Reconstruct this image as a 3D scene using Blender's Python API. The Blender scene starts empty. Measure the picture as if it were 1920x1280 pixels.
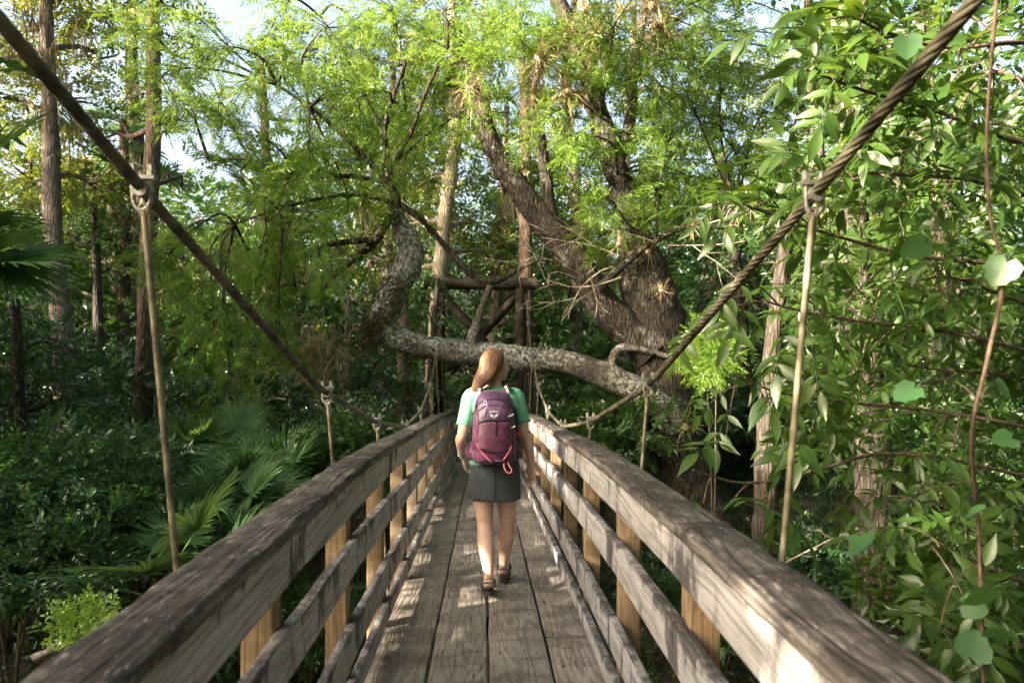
import bpy, math, random
import numpy as np
from mathutils import Vector, Matrix

# ------------------------------------------------------------------ camera, sky, sun, exposure
scene = bpy.context.scene
FPX = 1333.0                         # focal length in pixels of the 1920 px wide photograph
YAW = math.radians(2.23)
CAM = np.array([0.0, 0.0, 1.53])
cam_d = bpy.data.cameras.new('camera')
cam_d.sensor_width = 36.0
cam_d.lens = FPX / 1920.0 * 36.0
cam_d.clip_start = 0.05
cam_d.clip_end = 2000.0
cam_d.dof.use_dof = True
cam_d.dof.focus_distance = 4.75
cam_d.dof.aperture_fstop = 4.0
cam = bpy.data.objects.new('camera', cam_d)
scene.collection.objects.link(cam)
cam.location = CAM
cam.rotation_euler = (math.radians(90), 0, -YAW)
scene.camera = cam

SUN = Vector((-1.0, -0.56, 0.42)).normalized()      # towards the sun: low, from the left, a little behind
world = bpy.data.worlds.new('World')
scene.world = world
world.use_nodes = True
wt = world.node_tree
wt.nodes.clear()
sky = wt.nodes.new('ShaderNodeTexSky')
sky.sky_type = 'NISHITA'
sky.sun_disc = False
sky.sun_elevation = math.asin(SUN.z)
sky.sun_rotation = math.atan2(SUN.x, SUN.y)
sky.altitude = 0
sky.air_density = 1.0
sky.dust_density = 10.0
sky.ozone_density = 0.6
bg = wt.nodes.new('ShaderNodeBackground')
bg.inputs['Strength'].default_value = 0.15
wo = wt.nodes.new('ShaderNodeOutputWorld')
wt.links.new(sky.outputs[0], bg.inputs[0])
wt.links.new(bg.outputs[0], wo.inputs[0])

sun_d = bpy.data.lights.new('sun', 'SUN')
sun_d.energy = 5.0
sun_d.angle = math.radians(0.5)
sun_d.color = (1.0, 0.86, 0.66)
sun = bpy.data.objects.new('sun', sun_d)
scene.collection.objects.link(sun)
sun.rotation_euler = (-SUN).to_track_quat('-Z', 'Y').to_euler()
sun.location = (-20, -8, 15)

scene.view_settings.view_transform = 'Standard'
scene.view_settings.look = 'None'
scene.view_settings.gamma = 1.0
scene.view_settings.use_curve_mapping = False
scene.view_settings.exposure = 2.6
cy = scene.cycles
cy.max_bounces = 5
cy.diffuse_bounces = 3
cy.glossy_bounces = 2
cy.transmission_bounces = 4
cy.transparent_max_bounces = 4
cy.caustics_reflective = False
cy.caustics_refractive = False
cy.sample_clamp_indirect = 6.0
cy.use_adaptive_sampling = True
cy.adaptive_threshold = 0.02
cy.adaptive_min_samples = 20
cy.use_denoising = True
try:
    cy.denoiser = 'OPENIMAGEDENOISE'
    cy.denoising_prefilter = 'ACCURATE'
except Exception:
    pass

# ------------------------------------------------------------------ helpers
RNG = np.random.default_rng(11)
random.seed(5)
FW = np.array([math.sin(YAW), math.cos(YAW), 0.0])
RT = np.array([math.cos(YAW), -math.sin(YAW), 0.0])
UP = np.array([0.0, 0.0, 1.0])
COL = scene.collection


def at(px, py, d):
    """world point of a photograph pixel at a depth of d metres in front of the lens"""
    return CAM + d * (FW + (px - 960.0) / FPX * RT + (640.0 - py) / FPX * UP)


def unit(v):
    v = np.asarray(v, float)
    n = np.linalg.norm(v, axis=-1, keepdims=True)
    return v / np.maximum(n, 1e-9)


class MB:
    """collects vertices and faces (tris or quads) and links them as one mesh object"""

    def __init__(self):
        self.V, self.F, self.A, self.M, self.n = [], [], [], [], 0

    def add(self, V, F, a=0.5, m=0):
        V = np.asarray(V, float).reshape(-1, 3)
        F = np.asarray(F, int)
        self.V.append(V)
        self.F.append(F + self.n)
        self.M.append(np.full(len(F), m, int))
        self.A.append(np.broadcast_to(np.asarray(a, float), (len(V),)).copy())
        self.n += len(V)

    def mesh(self, name, mats, smooth=True):
        me = bpy.data.meshes.new(name)
        V = np.concatenate(self.V)
        loops = np.concatenate([f.ravel() for f in self.F])
        tot = np.concatenate([np.full(len(f), f.shape[1], int) for f in self.F])
        start = np.concatenate([[0], np.cumsum(tot)[:-1]])
        me.vertices.add(len(V))
        me.vertices.foreach_set('co', V.astype(np.float32).ravel())
        me.loops.add(len(loops))
        me.loops.foreach_set('vertex_index', loops.astype(np.int32))
        me.polygons.add(len(tot))
        me.polygons.foreach_set('loop_start', start.astype(np.int32))
        me.polygons.foreach_set('loop_total', tot.astype(np.int32))
        me.polygons.foreach_set('material_index', np.concatenate(self.M).astype(np.int32))
        me.polygons.foreach_set('use_smooth', np.full(len(tot), bool(smooth)))
        at_ = me.attributes.new('rnd', 'FLOAT', 'POINT')
        at_.data.foreach_set('value', np.concatenate(self.A).astype(np.float32))
        me.update(calc_edges=True)
        for m in (mats if isinstance(mats, (list, tuple)) else [mats]):
            me.materials.append(m)
        return me

    def build(self, name, mats, parent=None, smooth=True, loc=None):
        return link(name, self.mesh(name, mats, smooth), parent, loc)


def link(name, me, parent=None, loc=None):
    o = bpy.data.objects.new(name, me)
    COL.objects.link(o)
    if parent is not None:
        o.parent = parent
    if loc is not None:
        o.location = loc
    return o


def tag(o, label=None, cat=None, group=None, kind=None):
    if label:
        o['label'] = label
    if cat:
        o['category'] = cat
    if group:
        o['group'] = group
    if kind:
        o['kind'] = kind
    return o


def empty(name, loc=(0, 0, 0), label=None, cat=None, group=None, rz=0.0):
    o = bpy.data.objects.new(name, None)
    COL.objects.link(o)
    o.location = loc
    o.rotation_euler = (0, 0, rz)
    o.empty_display_size = 0.1
    return tag(o, label, cat, group)


def copy_tree(o, parent=None):
    c = o.copy()
    COL.objects.link(c)
    c.parent = parent
    for ch in list(o.children):
        copy_tree(ch, c)
    return c


def catmull(P, n):
    """resample control points (any number of columns) along a smooth curve"""
    P = np.asarray(P, float)
    if len(P) < 3:
        t = np.linspace(0, 1, n)[:, None]
        return P[0] * (1 - t) + P[-1] * t
    Q = np.vstack([2 * P[0] - P[1], P, 2 * P[-1] - P[-2]])
    out = []
    for t in np.linspace(0, len(P) - 1, n):
        i = min(int(t), len(P) - 2)
        u = t - i
        a, b, c, d = Q[i], Q[i + 1], Q[i + 2], Q[i + 3]
        out.append(0.5 * (2 * b + (c - a) * u + (2 * a - 5 * b + 4 * c - d) * u * u + (3 * b - a - 3 * c + d) * u ** 3))
    return np.array(out)


def frames(P):
    """tangent and two transported normals along a path"""
    P = np.asarray(P, float)
    T = unit(np.gradient(P, axis=0))
    ref = np.array([0, 0, 1.0]) if abs(T[0][2]) < 0.9 else np.array([0, 1.0, 0])
    N = np.zeros_like(P)
    n = unit(np.cross(T[0], ref))
    for i in range(len(P)):
        n = unit(n - T[i] * np.dot(n, T[i]))
        N[i] = n
    return T, N, np.cross(T, N)


def tube(mb, P, R, sides=8, rough=0.0, cap=True, a=0.5, m=0, rng=RNG, ratio=1.0):
    P = np.asarray(P, float)
    k = len(P)
    R = np.broadcast_to(np.asarray(R, float), (k,))
    T, N, B = frames(P)
    ang = np.linspace(0, 2 * np.pi, sides, endpoint=False)
    rad = np.repeat(R[:, None], sides, 1)
    if rough:
        base = rng.normal(0, 1, (k, sides))
        base = (base + np.roll(base, 1, 0) + np.roll(base, -1, 0) + np.roll(base, 1, 1) * .5 + np.roll(base, -1, 1) * .5) / 2.2
        lob = np.sin(ang * 3 + rng.uniform(0, 6))[None, :] * 0.5
        rad = rad * (1 + rough * (base + lob))
    V = P[:, None, :] + rad[..., None] * (np.cos(ang)[None, :, None] * N[:, None, :] + ratio * np.sin(ang)[None, :, None] * B[:, None, :])
    idx = np.arange(k * sides).reshape(k, sides)
    nx = np.roll(idx, -1, 1)
    F = np.stack([idx[:-1], nx[:-1], nx[1:], idx[1:]], -1).reshape(-1, 4)
    mb.add(V.reshape(-1, 3), F, a, m)
    if cap:
        for row, rev in ((0, True), (k - 1, False)):
            c = mb.n
            ring = V[row]
            ctr = P[row]
            f = np.array([[i, (i + 1) % sides, sides] for i in range(sides)])
            if rev:
                f = f[:, ::-1]
            mb.add(np.vstack([ring, ctr]), f, a, m)


def loft(mb, secs, n=24, m=0, power=2.0, cap=True):
    """horizontal rings: each section is (cx, cy, z, half_x, half_y[, power])"""
    ang = np.linspace(0, 2 * np.pi, n, endpoint=False)
    rings = []
    for s in secs:
        p = s[5] if len(s) > 5 else power
        c, sn = np.cos(ang), np.sin(ang)
        x = np.sign(c) * np.abs(c) ** (2 / p) * s[3] + s[0]
        y = np.sign(sn) * np.abs(sn) ** (2 / p) * s[4] + s[1]
        rings.append(np.stack([x, y, np.full(n, s[2])], -1))
    V = np.array(rings)
    k = len(secs)
    idx = np.arange(k * n).reshape(k, n)
    nx = np.roll(idx, -1, 1)
    F = np.stack([idx[:-1], nx[:-1], nx[1:], idx[1:]], -1).reshape(-1, 4)
    if secs[0][2] > secs[-1][2]:
        F = F[:, ::-1]
    mb.add(V.reshape(-1, 3), F, .5, m)
    if cap:
        for row in (0, k - 1):
            ctr = V[row].mean(0)
            f = np.array([[i, (i + 1) % n, n] for i in range(n)])
            if (row == 0) == (secs[0][2] < secs[-1][2]):
                f = f[:, ::-1]
            mb.add(np.vstack([V[row], ctr]), f, .5, m)


def ball(mb, c, r, nu=12, nv=8, m=0, rot=None):
    r = np.broadcast_to(np.asarray(r, float), (3,))
    V = []
    for j in range(nv + 1):
        t = math.pi * j / nv
        for i in range(nu):
            p = 2 * math.pi * i / nu
            V.append((math.sin(t) * math.cos(p), math.sin(t) * math.sin(p), math.cos(t)))
    V = np.array(V) * r
    if rot is not None:
        V = V @ np.asarray(rot).T
    idx = np.arange((nv + 1) * nu).reshape(nv + 1, nu)
    nx = np.roll(idx, -1, 1)
    F = np.stack([idx[:-1], idx[1:], nx[1:], nx[:-1]], -1).reshape(-1, 4)
    mb.add(V + np.asarray(c), F, .5, m)


def box(mb, lo, hi, m=0):
    x0, y0, z0 = lo
    x1, y1, z1 = hi
    V = [(x0, y0, z0), (x1, y0, z0), (x1, y1, z0), (x0, y1, z0), (x0, y0, z1), (x1, y0, z1), (x1, y1, z1), (x0, y1, z1)]
    F = [(0, 3, 2, 1), (4, 5, 6, 7), (0, 1, 5, 4), (1, 2, 6, 5), (2, 3, 7, 6), (3, 0, 4, 7)]
    mb.add(V, F, .5, m)


def scatter(mb, TV, TF, pos, ydir, zdir, scale, a=None, m=0, TA=None):
    """copies of a template: its y axis laid along ydir, its z axis near zdir"""
    pos = np.asarray(pos, float)
    n = len(pos)
    if n == 0:
        return
    Y = unit(ydir)
    Z = unit(zdir - Y * np.sum(zdir * Y, -1, keepdims=True))
    X = np.cross(Y, Z)
    sc = np.broadcast_to(np.asarray(scale, float), (n,))[:, None, None]
    TV = np.asarray(TV, float)
    V = pos[:, None, :] + sc * (TV[None, :, 0:1] * X[:, None, :] + TV[None, :, 1:2] * Y[:, None, :] + TV[None, :, 2:3] * Z[:, None, :])
    F = (np.asarray(TF)[None] + (np.arange(n) * len(TV))[:, None, None]).reshape(-1, np.asarray(TF).shape[1])
    if a is None:
        a = RNG.uniform(0, 1, n)
    A = np.repeat(np.asarray(a, float), len(TV))
    if TA is not None:
        A = np.clip(A + np.tile(TA, n), 0, 1)
    mb.add(V.reshape(-1, 3), F, A, m)


# ------------------------------------------------------------------ materials
def new_mat(name):
    m = bpy.data.materials.new(name)
    m.use_nodes = True
    t = m.node_tree
    t.nodes.clear()
    out = t.nodes.new('ShaderNodeOutputMaterial')
    return m, t, out


class G:
    """small wrapper for wiring shader nodes"""

    def __init__(self, t):
        self.t = t

    def n(self, typ, ins=None, **kw):
        nd = self.t.nodes.new('ShaderNode' + typ)
        for k, v in kw.items():
            setattr(nd, k, v)
        for k, v in (ins or {}).items():
            self.set(nd.inputs[k], v)
        return nd

    def set(self, sock, v):
        if hasattr(v, 'is_linked') or hasattr(v, 'links'):
            self.t.links.new(v, sock)
        elif isinstance(v, (tuple, list)) and len(v) == 3 and sock.type == 'RGBA':
            sock.default_value = (*v, 1)
        else:
            sock.default_value = v

    def math(self, op, a, b=0.0, clamp=False):
        nd = self.n('Math', operation=op, use_clamp=clamp)
        self.set(nd.inputs[0], a)
        self.set(nd.inputs[1], b)
        return nd.outputs[0]

    def mix(self, f, a, b, blend='MIX'):
        nd = self.n('Mix', data_type='RGBA', blend_type=blend)
        self.set(nd.inputs[0], f)
        self.set(nd.inputs[6], a)
        self.set(nd.inputs[7], b)
        return nd.outputs[2]

    def ramp(self, f, lo, hi):
        nd = self.n('MapRange', interpolation_type='SMOOTHSTEP')
        self.set(nd.inputs['Value'], f)
        nd.inputs['From Min'].default_value = lo
        nd.inputs['From Max'].default_value = hi
        return nd.outputs[0]

    def noise(self, vec, scale, detail=4, rough=.55, dist=0.0):
        nd = self.n('TexNoise', {'Scale': scale, 'Detail': detail, 'Roughness': rough, 'Distortion': dist})
        self.t.links.new(vec, nd.inputs['Vector'])
        return nd.outputs['Fac']

    def scalev(self, vec, s):
        nd = self.n('VectorMath', operation='MULTIPLY')
        self.t.links.new(vec, nd.inputs[0])
        nd.inputs[1].default_value = s
        return nd.outputs[0]

    def objvec(self):
        tc = self.n('TexCoord')
        oi = self.n('ObjectInfo')
        cmb = self.n('CombineXYZ', {'X': self.math('MULTIPLY', oi.outputs['Random'], 13.0), 'Y': self.math('MULTIPLY', oi.outputs['Random'], 41.0), 'Z': self.math('MULTIPLY', oi.outputs['Random'], 7.0)})
        ad = self.n('VectorMath', operation='ADD')
        self.t.links.new(tc.outputs['Object'], ad.inputs[0])
        self.t.links.new(cmb.outputs[0], ad.inputs[1])
        return ad.outputs[0], oi.outputs['Random']

    def bump(self, h, strength=.4, dist=.01):
        nd = self.n('Bump', {'Strength': strength, 'Distance': dist})
        self.t.links.new(h, nd.inputs['Height'])
        return nd.outputs[0]


def simple(name, col, rough=.7, metal=0.0, var=.12, nscale=30.0, bump=.15, bdist=.004, spec=.4, sheen=0.0):
    m, t, out = new_mat(name)
    g = G(t)
    vec, rnd = g.objvec()
    n = g.noise(vec, nscale, 5)
    dark = tuple(c * (1 - 2.2 * var) for c in col)
    lite = tuple(min(1, c * (1 + 2.2 * var)) for c in col)
    c = g.mix(g.ramp(n, .3, .7), dark, lite)
    b = g.n('BsdfPrincipled', {'Base Color': c, 'Roughness': rough, 'Metallic': metal, 'Normal': g.bump(n, bump, bdist), 'Specular IOR Level': spec})
    if sheen:
        b.inputs['Sheen Weight'].default_value = sheen
    t.links.new(b.outputs[0], out.inputs[0])
    return m


def leaf_mat(name, c1, c2, trans, tfac=.4, gloss=.06, rough=.35):
    m, t, out = new_mat(name)
    g = G(t)
    av = g.n('Attribute', attribute_name='rnd').outputs['Fac']
    oi = g.n('ObjectInfo').outputs['Random']
    f = g.math('FRACT', g.math('ADD', av, g.math('MULTIPLY', oi, .35)))
    f = g.math('PINGPONG', g.math('MULTIPLY', f, 2.0), 1.0)
    c = g.mix(f, c1, c2)
    tr = g.mix(.35, trans, c)
    d = g.n('BsdfDiffuse', {'Color': c})
    tl = g.n('BsdfTranslucent', {'Color': tr})
    mx = g.n('MixShader', {0: tfac})
    t.links.new(d.outputs[0], mx.inputs[1])
    t.links.new(tl.outputs[0], mx.inputs[2])
    if gloss:
        gl = g.n('BsdfGlossy', {'Color': (.9, .95, .9), 'Roughness': rough})
        m2 = g.n('MixShader', {0: gloss})
        t.links.new(mx.outputs[0], m2.inputs[1])
        t.links.new(gl.outputs[0], m2.inputs[2])
        mx = m2
    t.links.new(mx.outputs[0], out.inputs[0])
    return m


def bark_mat(name, c1, c2, lichen=None, lf=(.55, .62), moss=None, mf=(.56, .64), vert=(9, 9, 1.6), bump=.9, ls=9.0):
    m, t, out = new_mat(name)
    g = G(t)
    tc = g.n('TexCoord').outputs['Object']
    v = g.scalev(tc, vert)
    n1 = g.noise(v, 1.6, 7, .65, .6)
    n2 = g.noise(tc, 2.3, 4)
    vo = g.n('TexVoronoi', {'Scale': 2.2}, feature='DISTANCE_TO_EDGE')
    t.links.new(v, vo.inputs['Vector'])
    crack = g.ramp(vo.outputs['Distance'], .0, .22)
    c = g.mix(g.ramp(n1, .32, .68), c1, c2)
    c = g.mix(g.math('MULTIPLY', g.ramp(n2, .35, .75), .5), c, tuple(x * .55 for x in c1))
    c = g.mix(g.math('MULTIPLY', g.math('SUBTRACT', 1.0, crack), .6), c, tuple(x * .3 for x in c1))
    if moss:
        nm = g.noise(tc, 1.7, 6, .7)
        c = g.mix(g.math('MULTIPLY', g.ramp(nm, *mf), .85), c, moss)
    if lichen:
        nl = g.noise(tc, ls, 7, .75, .4)
        nl2 = g.noise(tc, 1.3, 3)
        f = g.math('MULTIPLY', g.ramp(nl, *lf), g.ramp(nl2, .36, .56))
        c = g.mix(g.math('MULTIPLY', f, .9), c, lichen)
    h = g.math('ADD', g.math('MULTIPLY', n1, .6), g.math('MULTIPLY', crack, .5))
    b = g.n('BsdfPrincipled', {'Base Color': c, 'Roughness': .92, 'Normal': g.bump(h, bump, .03), 'Specular IOR Level': .2})
    t.links.new(b.outputs[0], out.inputs[0])
    return m


def wood_mat(name, light, dark, mildew, top=0.8, stain=.5, ring=14.0, bump=.5, side_stain=.5, speck=.35, vary=.3, fleck=.0):
    """weathered board: local y runs along the grain"""
    m, t, out = new_mat(name)
    g = G(t)
    vec, rnd = g.objvec()
    n1 = g.noise(g.scalev(vec, (9, 2.2, 9)), 1.0, 7, .68)
    fib = g.noise(g.scalev(vec, (150, 3.2, 150)), 1.0, 4, .6)
    nd = g.noise(g.scalev(vec, (5, .55, 5)), 1.0, 3, .5)
    sx = g.n('SeparateXYZ')
    t.links.new(vec, sx.inputs[0])
    ph = g.math('ADD', g.math('MULTIPLY', g.math('ADD', sx.outputs['X'], sx.outputs['Z']), ring), g.math('MULTIPLY', nd, ring * .85))
    rings = g.math('PINGPONG', g.math('MULTIPLY', ph, 3.0), 1.0)
    rings = g.ramp(rings, .05, .75)
    f = g.math('ADD', g.math('MULTIPLY', n1, .55), g.math('ADD', g.math('MULTIPLY', rings, .15), g.math('MULTIPLY', fib, .5)))
    f = g.ramp(f, .38, .84)
    c = g.mix(f, dark, light)
    c = g.mix(g.math('MULTIPLY', rnd, vary), c, tuple(x * .5 for x in (light[1] * 1.1, light[1], light[1] * .85)))
    sp = g.noise(g.scalev(vec, (55, 22, 55)), 1.0, 5, .75)
    c = g.mix(g.math('MULTIPLY', g.ramp(sp, .55, .72), speck), c, tuple(min(1, x * 1.7) for x in light))
    c = g.mix(g.math('MULTIPLY', g.ramp(sp, .45, .30), speck), c, tuple(x * .45 for x in dark))
    # cracks along the grain
    ck = g.noise(g.scalev(vec, (60, 2.2, 60)), 1.0, 2, .5)
    ck = g.ramp(ck, .66, .72)
    c = g.mix(g.math('MULTIPLY', ck, .65), c, tuple(x * .18 for x in dark))
    # mildew: darker on weather-exposed upper faces, in blotches and drips elsewhere
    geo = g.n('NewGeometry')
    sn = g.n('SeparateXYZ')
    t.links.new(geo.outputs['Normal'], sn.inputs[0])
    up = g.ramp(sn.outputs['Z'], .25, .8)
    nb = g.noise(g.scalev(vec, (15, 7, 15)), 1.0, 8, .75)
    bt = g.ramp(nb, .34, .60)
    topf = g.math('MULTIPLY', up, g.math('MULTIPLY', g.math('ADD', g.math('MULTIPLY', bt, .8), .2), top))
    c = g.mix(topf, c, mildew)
    ns = g.noise(g.scalev(vec, (3, 7.0, 3.0)), 1.0, 6, .65)
    gen = g.n('SeparateXYZ')
    t.links.new(g.n('TexCoord').outputs['Generated'], gen.inputs[0])
    edge = g.math('MAXIMUM', g.ramp(gen.outputs['Z'], .62, 1.0), g.ramp(g.math('ABSOLUTE', g.math('SUBTRACT', gen.outputs['Y'], .5)), .40, .5))
    sf = g.math('MULTIPLY', g.ramp(g.math('ADD', ns, g.math('MULTIPLY', edge, .13)), .53, .66), side_stain)
    c = g.mix(sf, c, tuple(x * .9 for x in mildew))
    fl = g.noise(g.scalev(vec, (70, 16, 70)), 1.0, 5, .8)
    c = g.mix(g.math('MULTIPLY', g.math('MULTIPLY', g.ramp(fl, .55, .68), up), fleck), c, tuple(min(1, x * 1.3) for x in light))
    h = g.math('ADD', g.math('MULTIPLY', fib, .6), g.math('SUBTRACT', g.math('MULTIPLY', rings, .35), g.math('MULTIPLY', ck, .9)))
    b = g.n('BsdfPrincipled', {'Base Color': c, 'Roughness': .82, 'Normal': g.bump(h, bump, .006), 'Specular IOR Level': .25})
    t.links.new(b.outputs[0], out.inputs[0])
    return m


M = {}
M['deck'] = wood_mat('deck_wood', (.41, .37, .33), (.18, .155, .135), (.085, .073, .064), top=.30, side_stain=.5, ring=9, bump=.9, speck=.3)
M['rail'] = wood_mat('rail_wood', (.49, .485, .50), (.225, .215, .215), (.042, .037, .037), top=.85, side_stain=.85, ring=12, bump=.5, speck=.25, fleck=.4)
M['cap'] = wood_mat('cap_wood', (.235, .212, .20), (.074, .064, .06), (.025, .021, .021), top=.85, side_stain=.8, ring=10, bump=1.2, speck=.6, fleck=.75)
M['post'] = wood_mat('post_wood', (.345, .245, .138), (.15, .10, .055), (.08, .058, .035), top=.6, side_stain=.35, ring=16, bump=.3, speck=.1, vary=.6)
M['oldpost'] = wood_mat('old_post_wood', (.055, .043, .031), (.024, .019, .015), (.02, .018, .013), top=.6, side_stain=.6, ring=7, bump=.8)
M['steel'] = simple('galvanised_steel', (.27, .27, .25), .45, .55, .18, 60, .2)
M['rod'] = simple('algae_stained_steel', (.17, .15, .10), .6, .25, .25, 18, .3)
M['cable'] = simple('weathered_wire_rope', (.105, .096, .065), .62, .25, .3, 14, .2)
M['nail'] = simple('rusted_nail', (.035, .03, .028), .7, .5, .2, 60, .2)
M['bark'] = bark_mat('grey_bark', (.13, .105, .08), (.24, .205, .165), (.55, .56, .48), (.60, .68))
M['bark_cypress'] = bark_mat('cypress_bark', (.055, .048, .042), (.13, .115, .10), (.34, .35, .31), (.57, .68), (.07, .055, .025), (.57, .68))
M['bark_lichen'] = bark_mat('lichen_covered_bark', (.105, .092, .078), (.20, .18, .155), (.58, .60, .58), (.44, .60), (.075, .06, .03), (.57, .66), vert=(7, 7, 7), bump=.55, ls=17.0)
M['bark_red'] = bark_mat('red_brown_bark', (.10, .072, .054), (.19, .14, .105), (.5, .48, .4), (.62, .7))
M['bark_pale'] = bark_mat('pale_bark', (.34, .29, .22), (.50, .44, .34), (.6, .58, .5), (.6, .7))
M['bark_dark'] = bark_mat('dark_bark', (.055, .046, .038), (.12, .102, .086), (.25, .25, .22), (.62, .72))
M['twig'] = simple('dead_twig', (.36, .31, .25), .9, 0, .2, 40, .3)
M['stem'] = simple('young_stem', (.10, .075, .052), .85, 0, .25, 40, .3)
M['vine'] = simple('vine_stem', (.085, .052, .036), .8, 0, .25, 30, .3)
M['moss'] = leaf_mat('hanging_moss', (.10, .075, .04), (.17, .14, .085), (.15, .12, .05), .25, .0)
M['airplant'] = leaf_mat('air_plant_blades', (.34, .255, .15), (.50, .41, .27), (.35, .25, .12), .3, .02)
M['cypress'] = leaf_mat('cypress_needles', (.092, .18, .026), (.18, .305, .047), (.38, .52, .05), .45, .03)
M['broad'] = leaf_mat('broad_leaves', (.024, .066, .016), (.060, .13, .026), (.13, .25, .025), .36, .05)
M['broad_yellow'] = leaf_mat('yellow_green_leaves', (.075, .125, .018), (.16, .205, .034), (.36, .40, .04), .45, .04)
M['under'] = leaf_mat('understorey_leaves', (.022, .062, .022), (.046, .11, .034), (.08, .18, .025), .30, .05)
M['hickory'] = leaf_mat('hickory_leaves', (.028, .075, .013), (.062, .118, .018), (.24, .38, .025), .42, .045, .4)
M['vineleaf'] = leaf_mat('vine_leaves', (.035, .11, .035), (.06, .155, .05), (.2, .38, .04), .4, .05, .4)
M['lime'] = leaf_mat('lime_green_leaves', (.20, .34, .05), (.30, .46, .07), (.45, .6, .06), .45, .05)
M['palm'] = leaf_mat('palm_fronds', (.07, .16, .05), (.12, .235, .075), (.2, .32, .06), .3, .035, .45)
M['palm_dead'] = leaf_mat('dead_palm_fronds', (.26, .19, .12), (.38, .30, .20), (.3, .2, .1), .2, .02)
# ------------------------------------------------------------------ terrain
def smooth(a, b, x):
    t = np.clip((x - a) / (b - a), 0, 1)
    return t * t * (3 - 2 * t)


def wob(x, y):
    return (np.sin(x * .7 + 1.3) * np.cos(y * .6 - .4) * .22 + np.sin(x * 1.9 - y * 1.3) * .09 + np.sin(x * .23 + y * .31) * .35)


def ground_z(x, y):
    x = np.asarray(x, float)
    y = np.asarray(y, float)
    yb = 8.2 + 0.42 * np.clip(x, -9, 9)                     # foot line of the far bank
    far = smooth(-3.4, 3.4, y - yb)
    near = smooth(-1.0, -6.5, y + 0.2 * x)
    z = -3.3 + 2.0 * np.maximum(far, near) + .75 * smooth(3, 16, y - yb) + wob(x, y) * (.35 + .65 * far)
    return z


xs = np.concatenate([np.linspace(-400, -40, 13)[:-1], np.linspace(-40, 40, 111), np.linspace(40, 400, 13)[1:]])
ys = np.concatenate([np.linspace(-300, -25, 10)[:-1], np.linspace(-25, 55, 111), np.linspace(55, 500, 14)[1:]])
XX, YY = np.meshgrid(xs, ys)
mb = MB()
ZZ = ground_z(XX, YY)
ii = np.arange(XX.size).reshape(XX.shape)
mb.add(np.stack([XX, YY, ZZ], -1).reshape(-1, 3), np.stack([ii[:-1, :-1], ii[:-1, 1:], ii[1:, 1:], ii[1:, :-1]], -1).reshape(-1, 4))
gm, gt, gout = new_mat('forest_floor')
g = G(gt)
tcv = g.n('TexCoord').outputs['Object']
na = g.noise(tcv, .9, 6, .65)
nb_ = g.noise(tcv, 22, 5, .7)
c = g.mix(g.ramp(na, .35, .65), (.055, .042, .028), (.10, .08, .05))
c = g.mix(g.ramp(nb_, .5, .75), c, (.16, .125, .08))
c = g.mix(g.math('MULTIPLY', g.ramp(g.noise(tcv, 1.7, 5), .5, .65), .6), c, (.035, .06, .02))
bb = g.n('BsdfPrincipled', {'Base Color': c, 'Roughness': .95, 'Normal': g.bump(nb_, .8, .04)})
gt.links.new(bb.outputs[0], gout.inputs[0])
tag(mb.build('ground', gm), 'dark leaf-littered river banks falling to the water under the bridge', kind='structure')
mb = MB()
nxw = 41
wx = np.linspace(-120, 120, nxw)
mb.add([(x, y, -2.75) for y in (-9, 0, 9, 14) for x in wx], [(j * nxw + i, j * nxw + i + 1, (j + 1) * nxw + i + 1, (j + 1) * nxw + i) for j in range(3) for i in range(nxw - 1)])
wm, wtt, wout = new_mat('tannin_water')
g = G(wtt)
wn = g.noise(g.n('TexCoord').outputs['Object'], 3.5, 3)
bb = g.n('BsdfPrincipled', {'Base Color': (.02, .014, .008), 'Roughness': .08, 'Normal': g.bump(wn, .15, .03)})
wtt.links.new(bb.outputs[0], wout.inputs[0])
tag(mb.build('water', wm), 'dark tea-coloured river running under the bridge', kind='structure')

# ------------------------------------------------------------------ the bridge
RK_Y = [-6, -1, 0, 1, 1.5, 2, 2.9, 3.9, 4.5, 5.2, 5.7, 6.4, 6.9, 8, 8.6, 9.3, 11.5, 14.2, 16, 22]
RK_Z = [1.0, 1.06, 1.07, 1.066, 1.057, 1.048, 1.02, .967, .925, .868, .832, .79, .752, .683, .64, .575, .395, .15, 0.0, -.3]


def rail_z(y):
    return np.interp(y, RK_Y, RK_Z)


RAIL_H = 1.04


def deck_z(y):
    s = np.linspace(-.5, .5, 5)
    return np.mean([np.interp(np.asarray(y) + q, RK_Y, RK_Z) for q in s], axis=0) - RAIL_H


bridge = empty('suspension_bridge', (0, 0, 0), 'weathered timber footbridge hung from two thick wire ropes, with slatted side rails', 'bridge')


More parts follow.
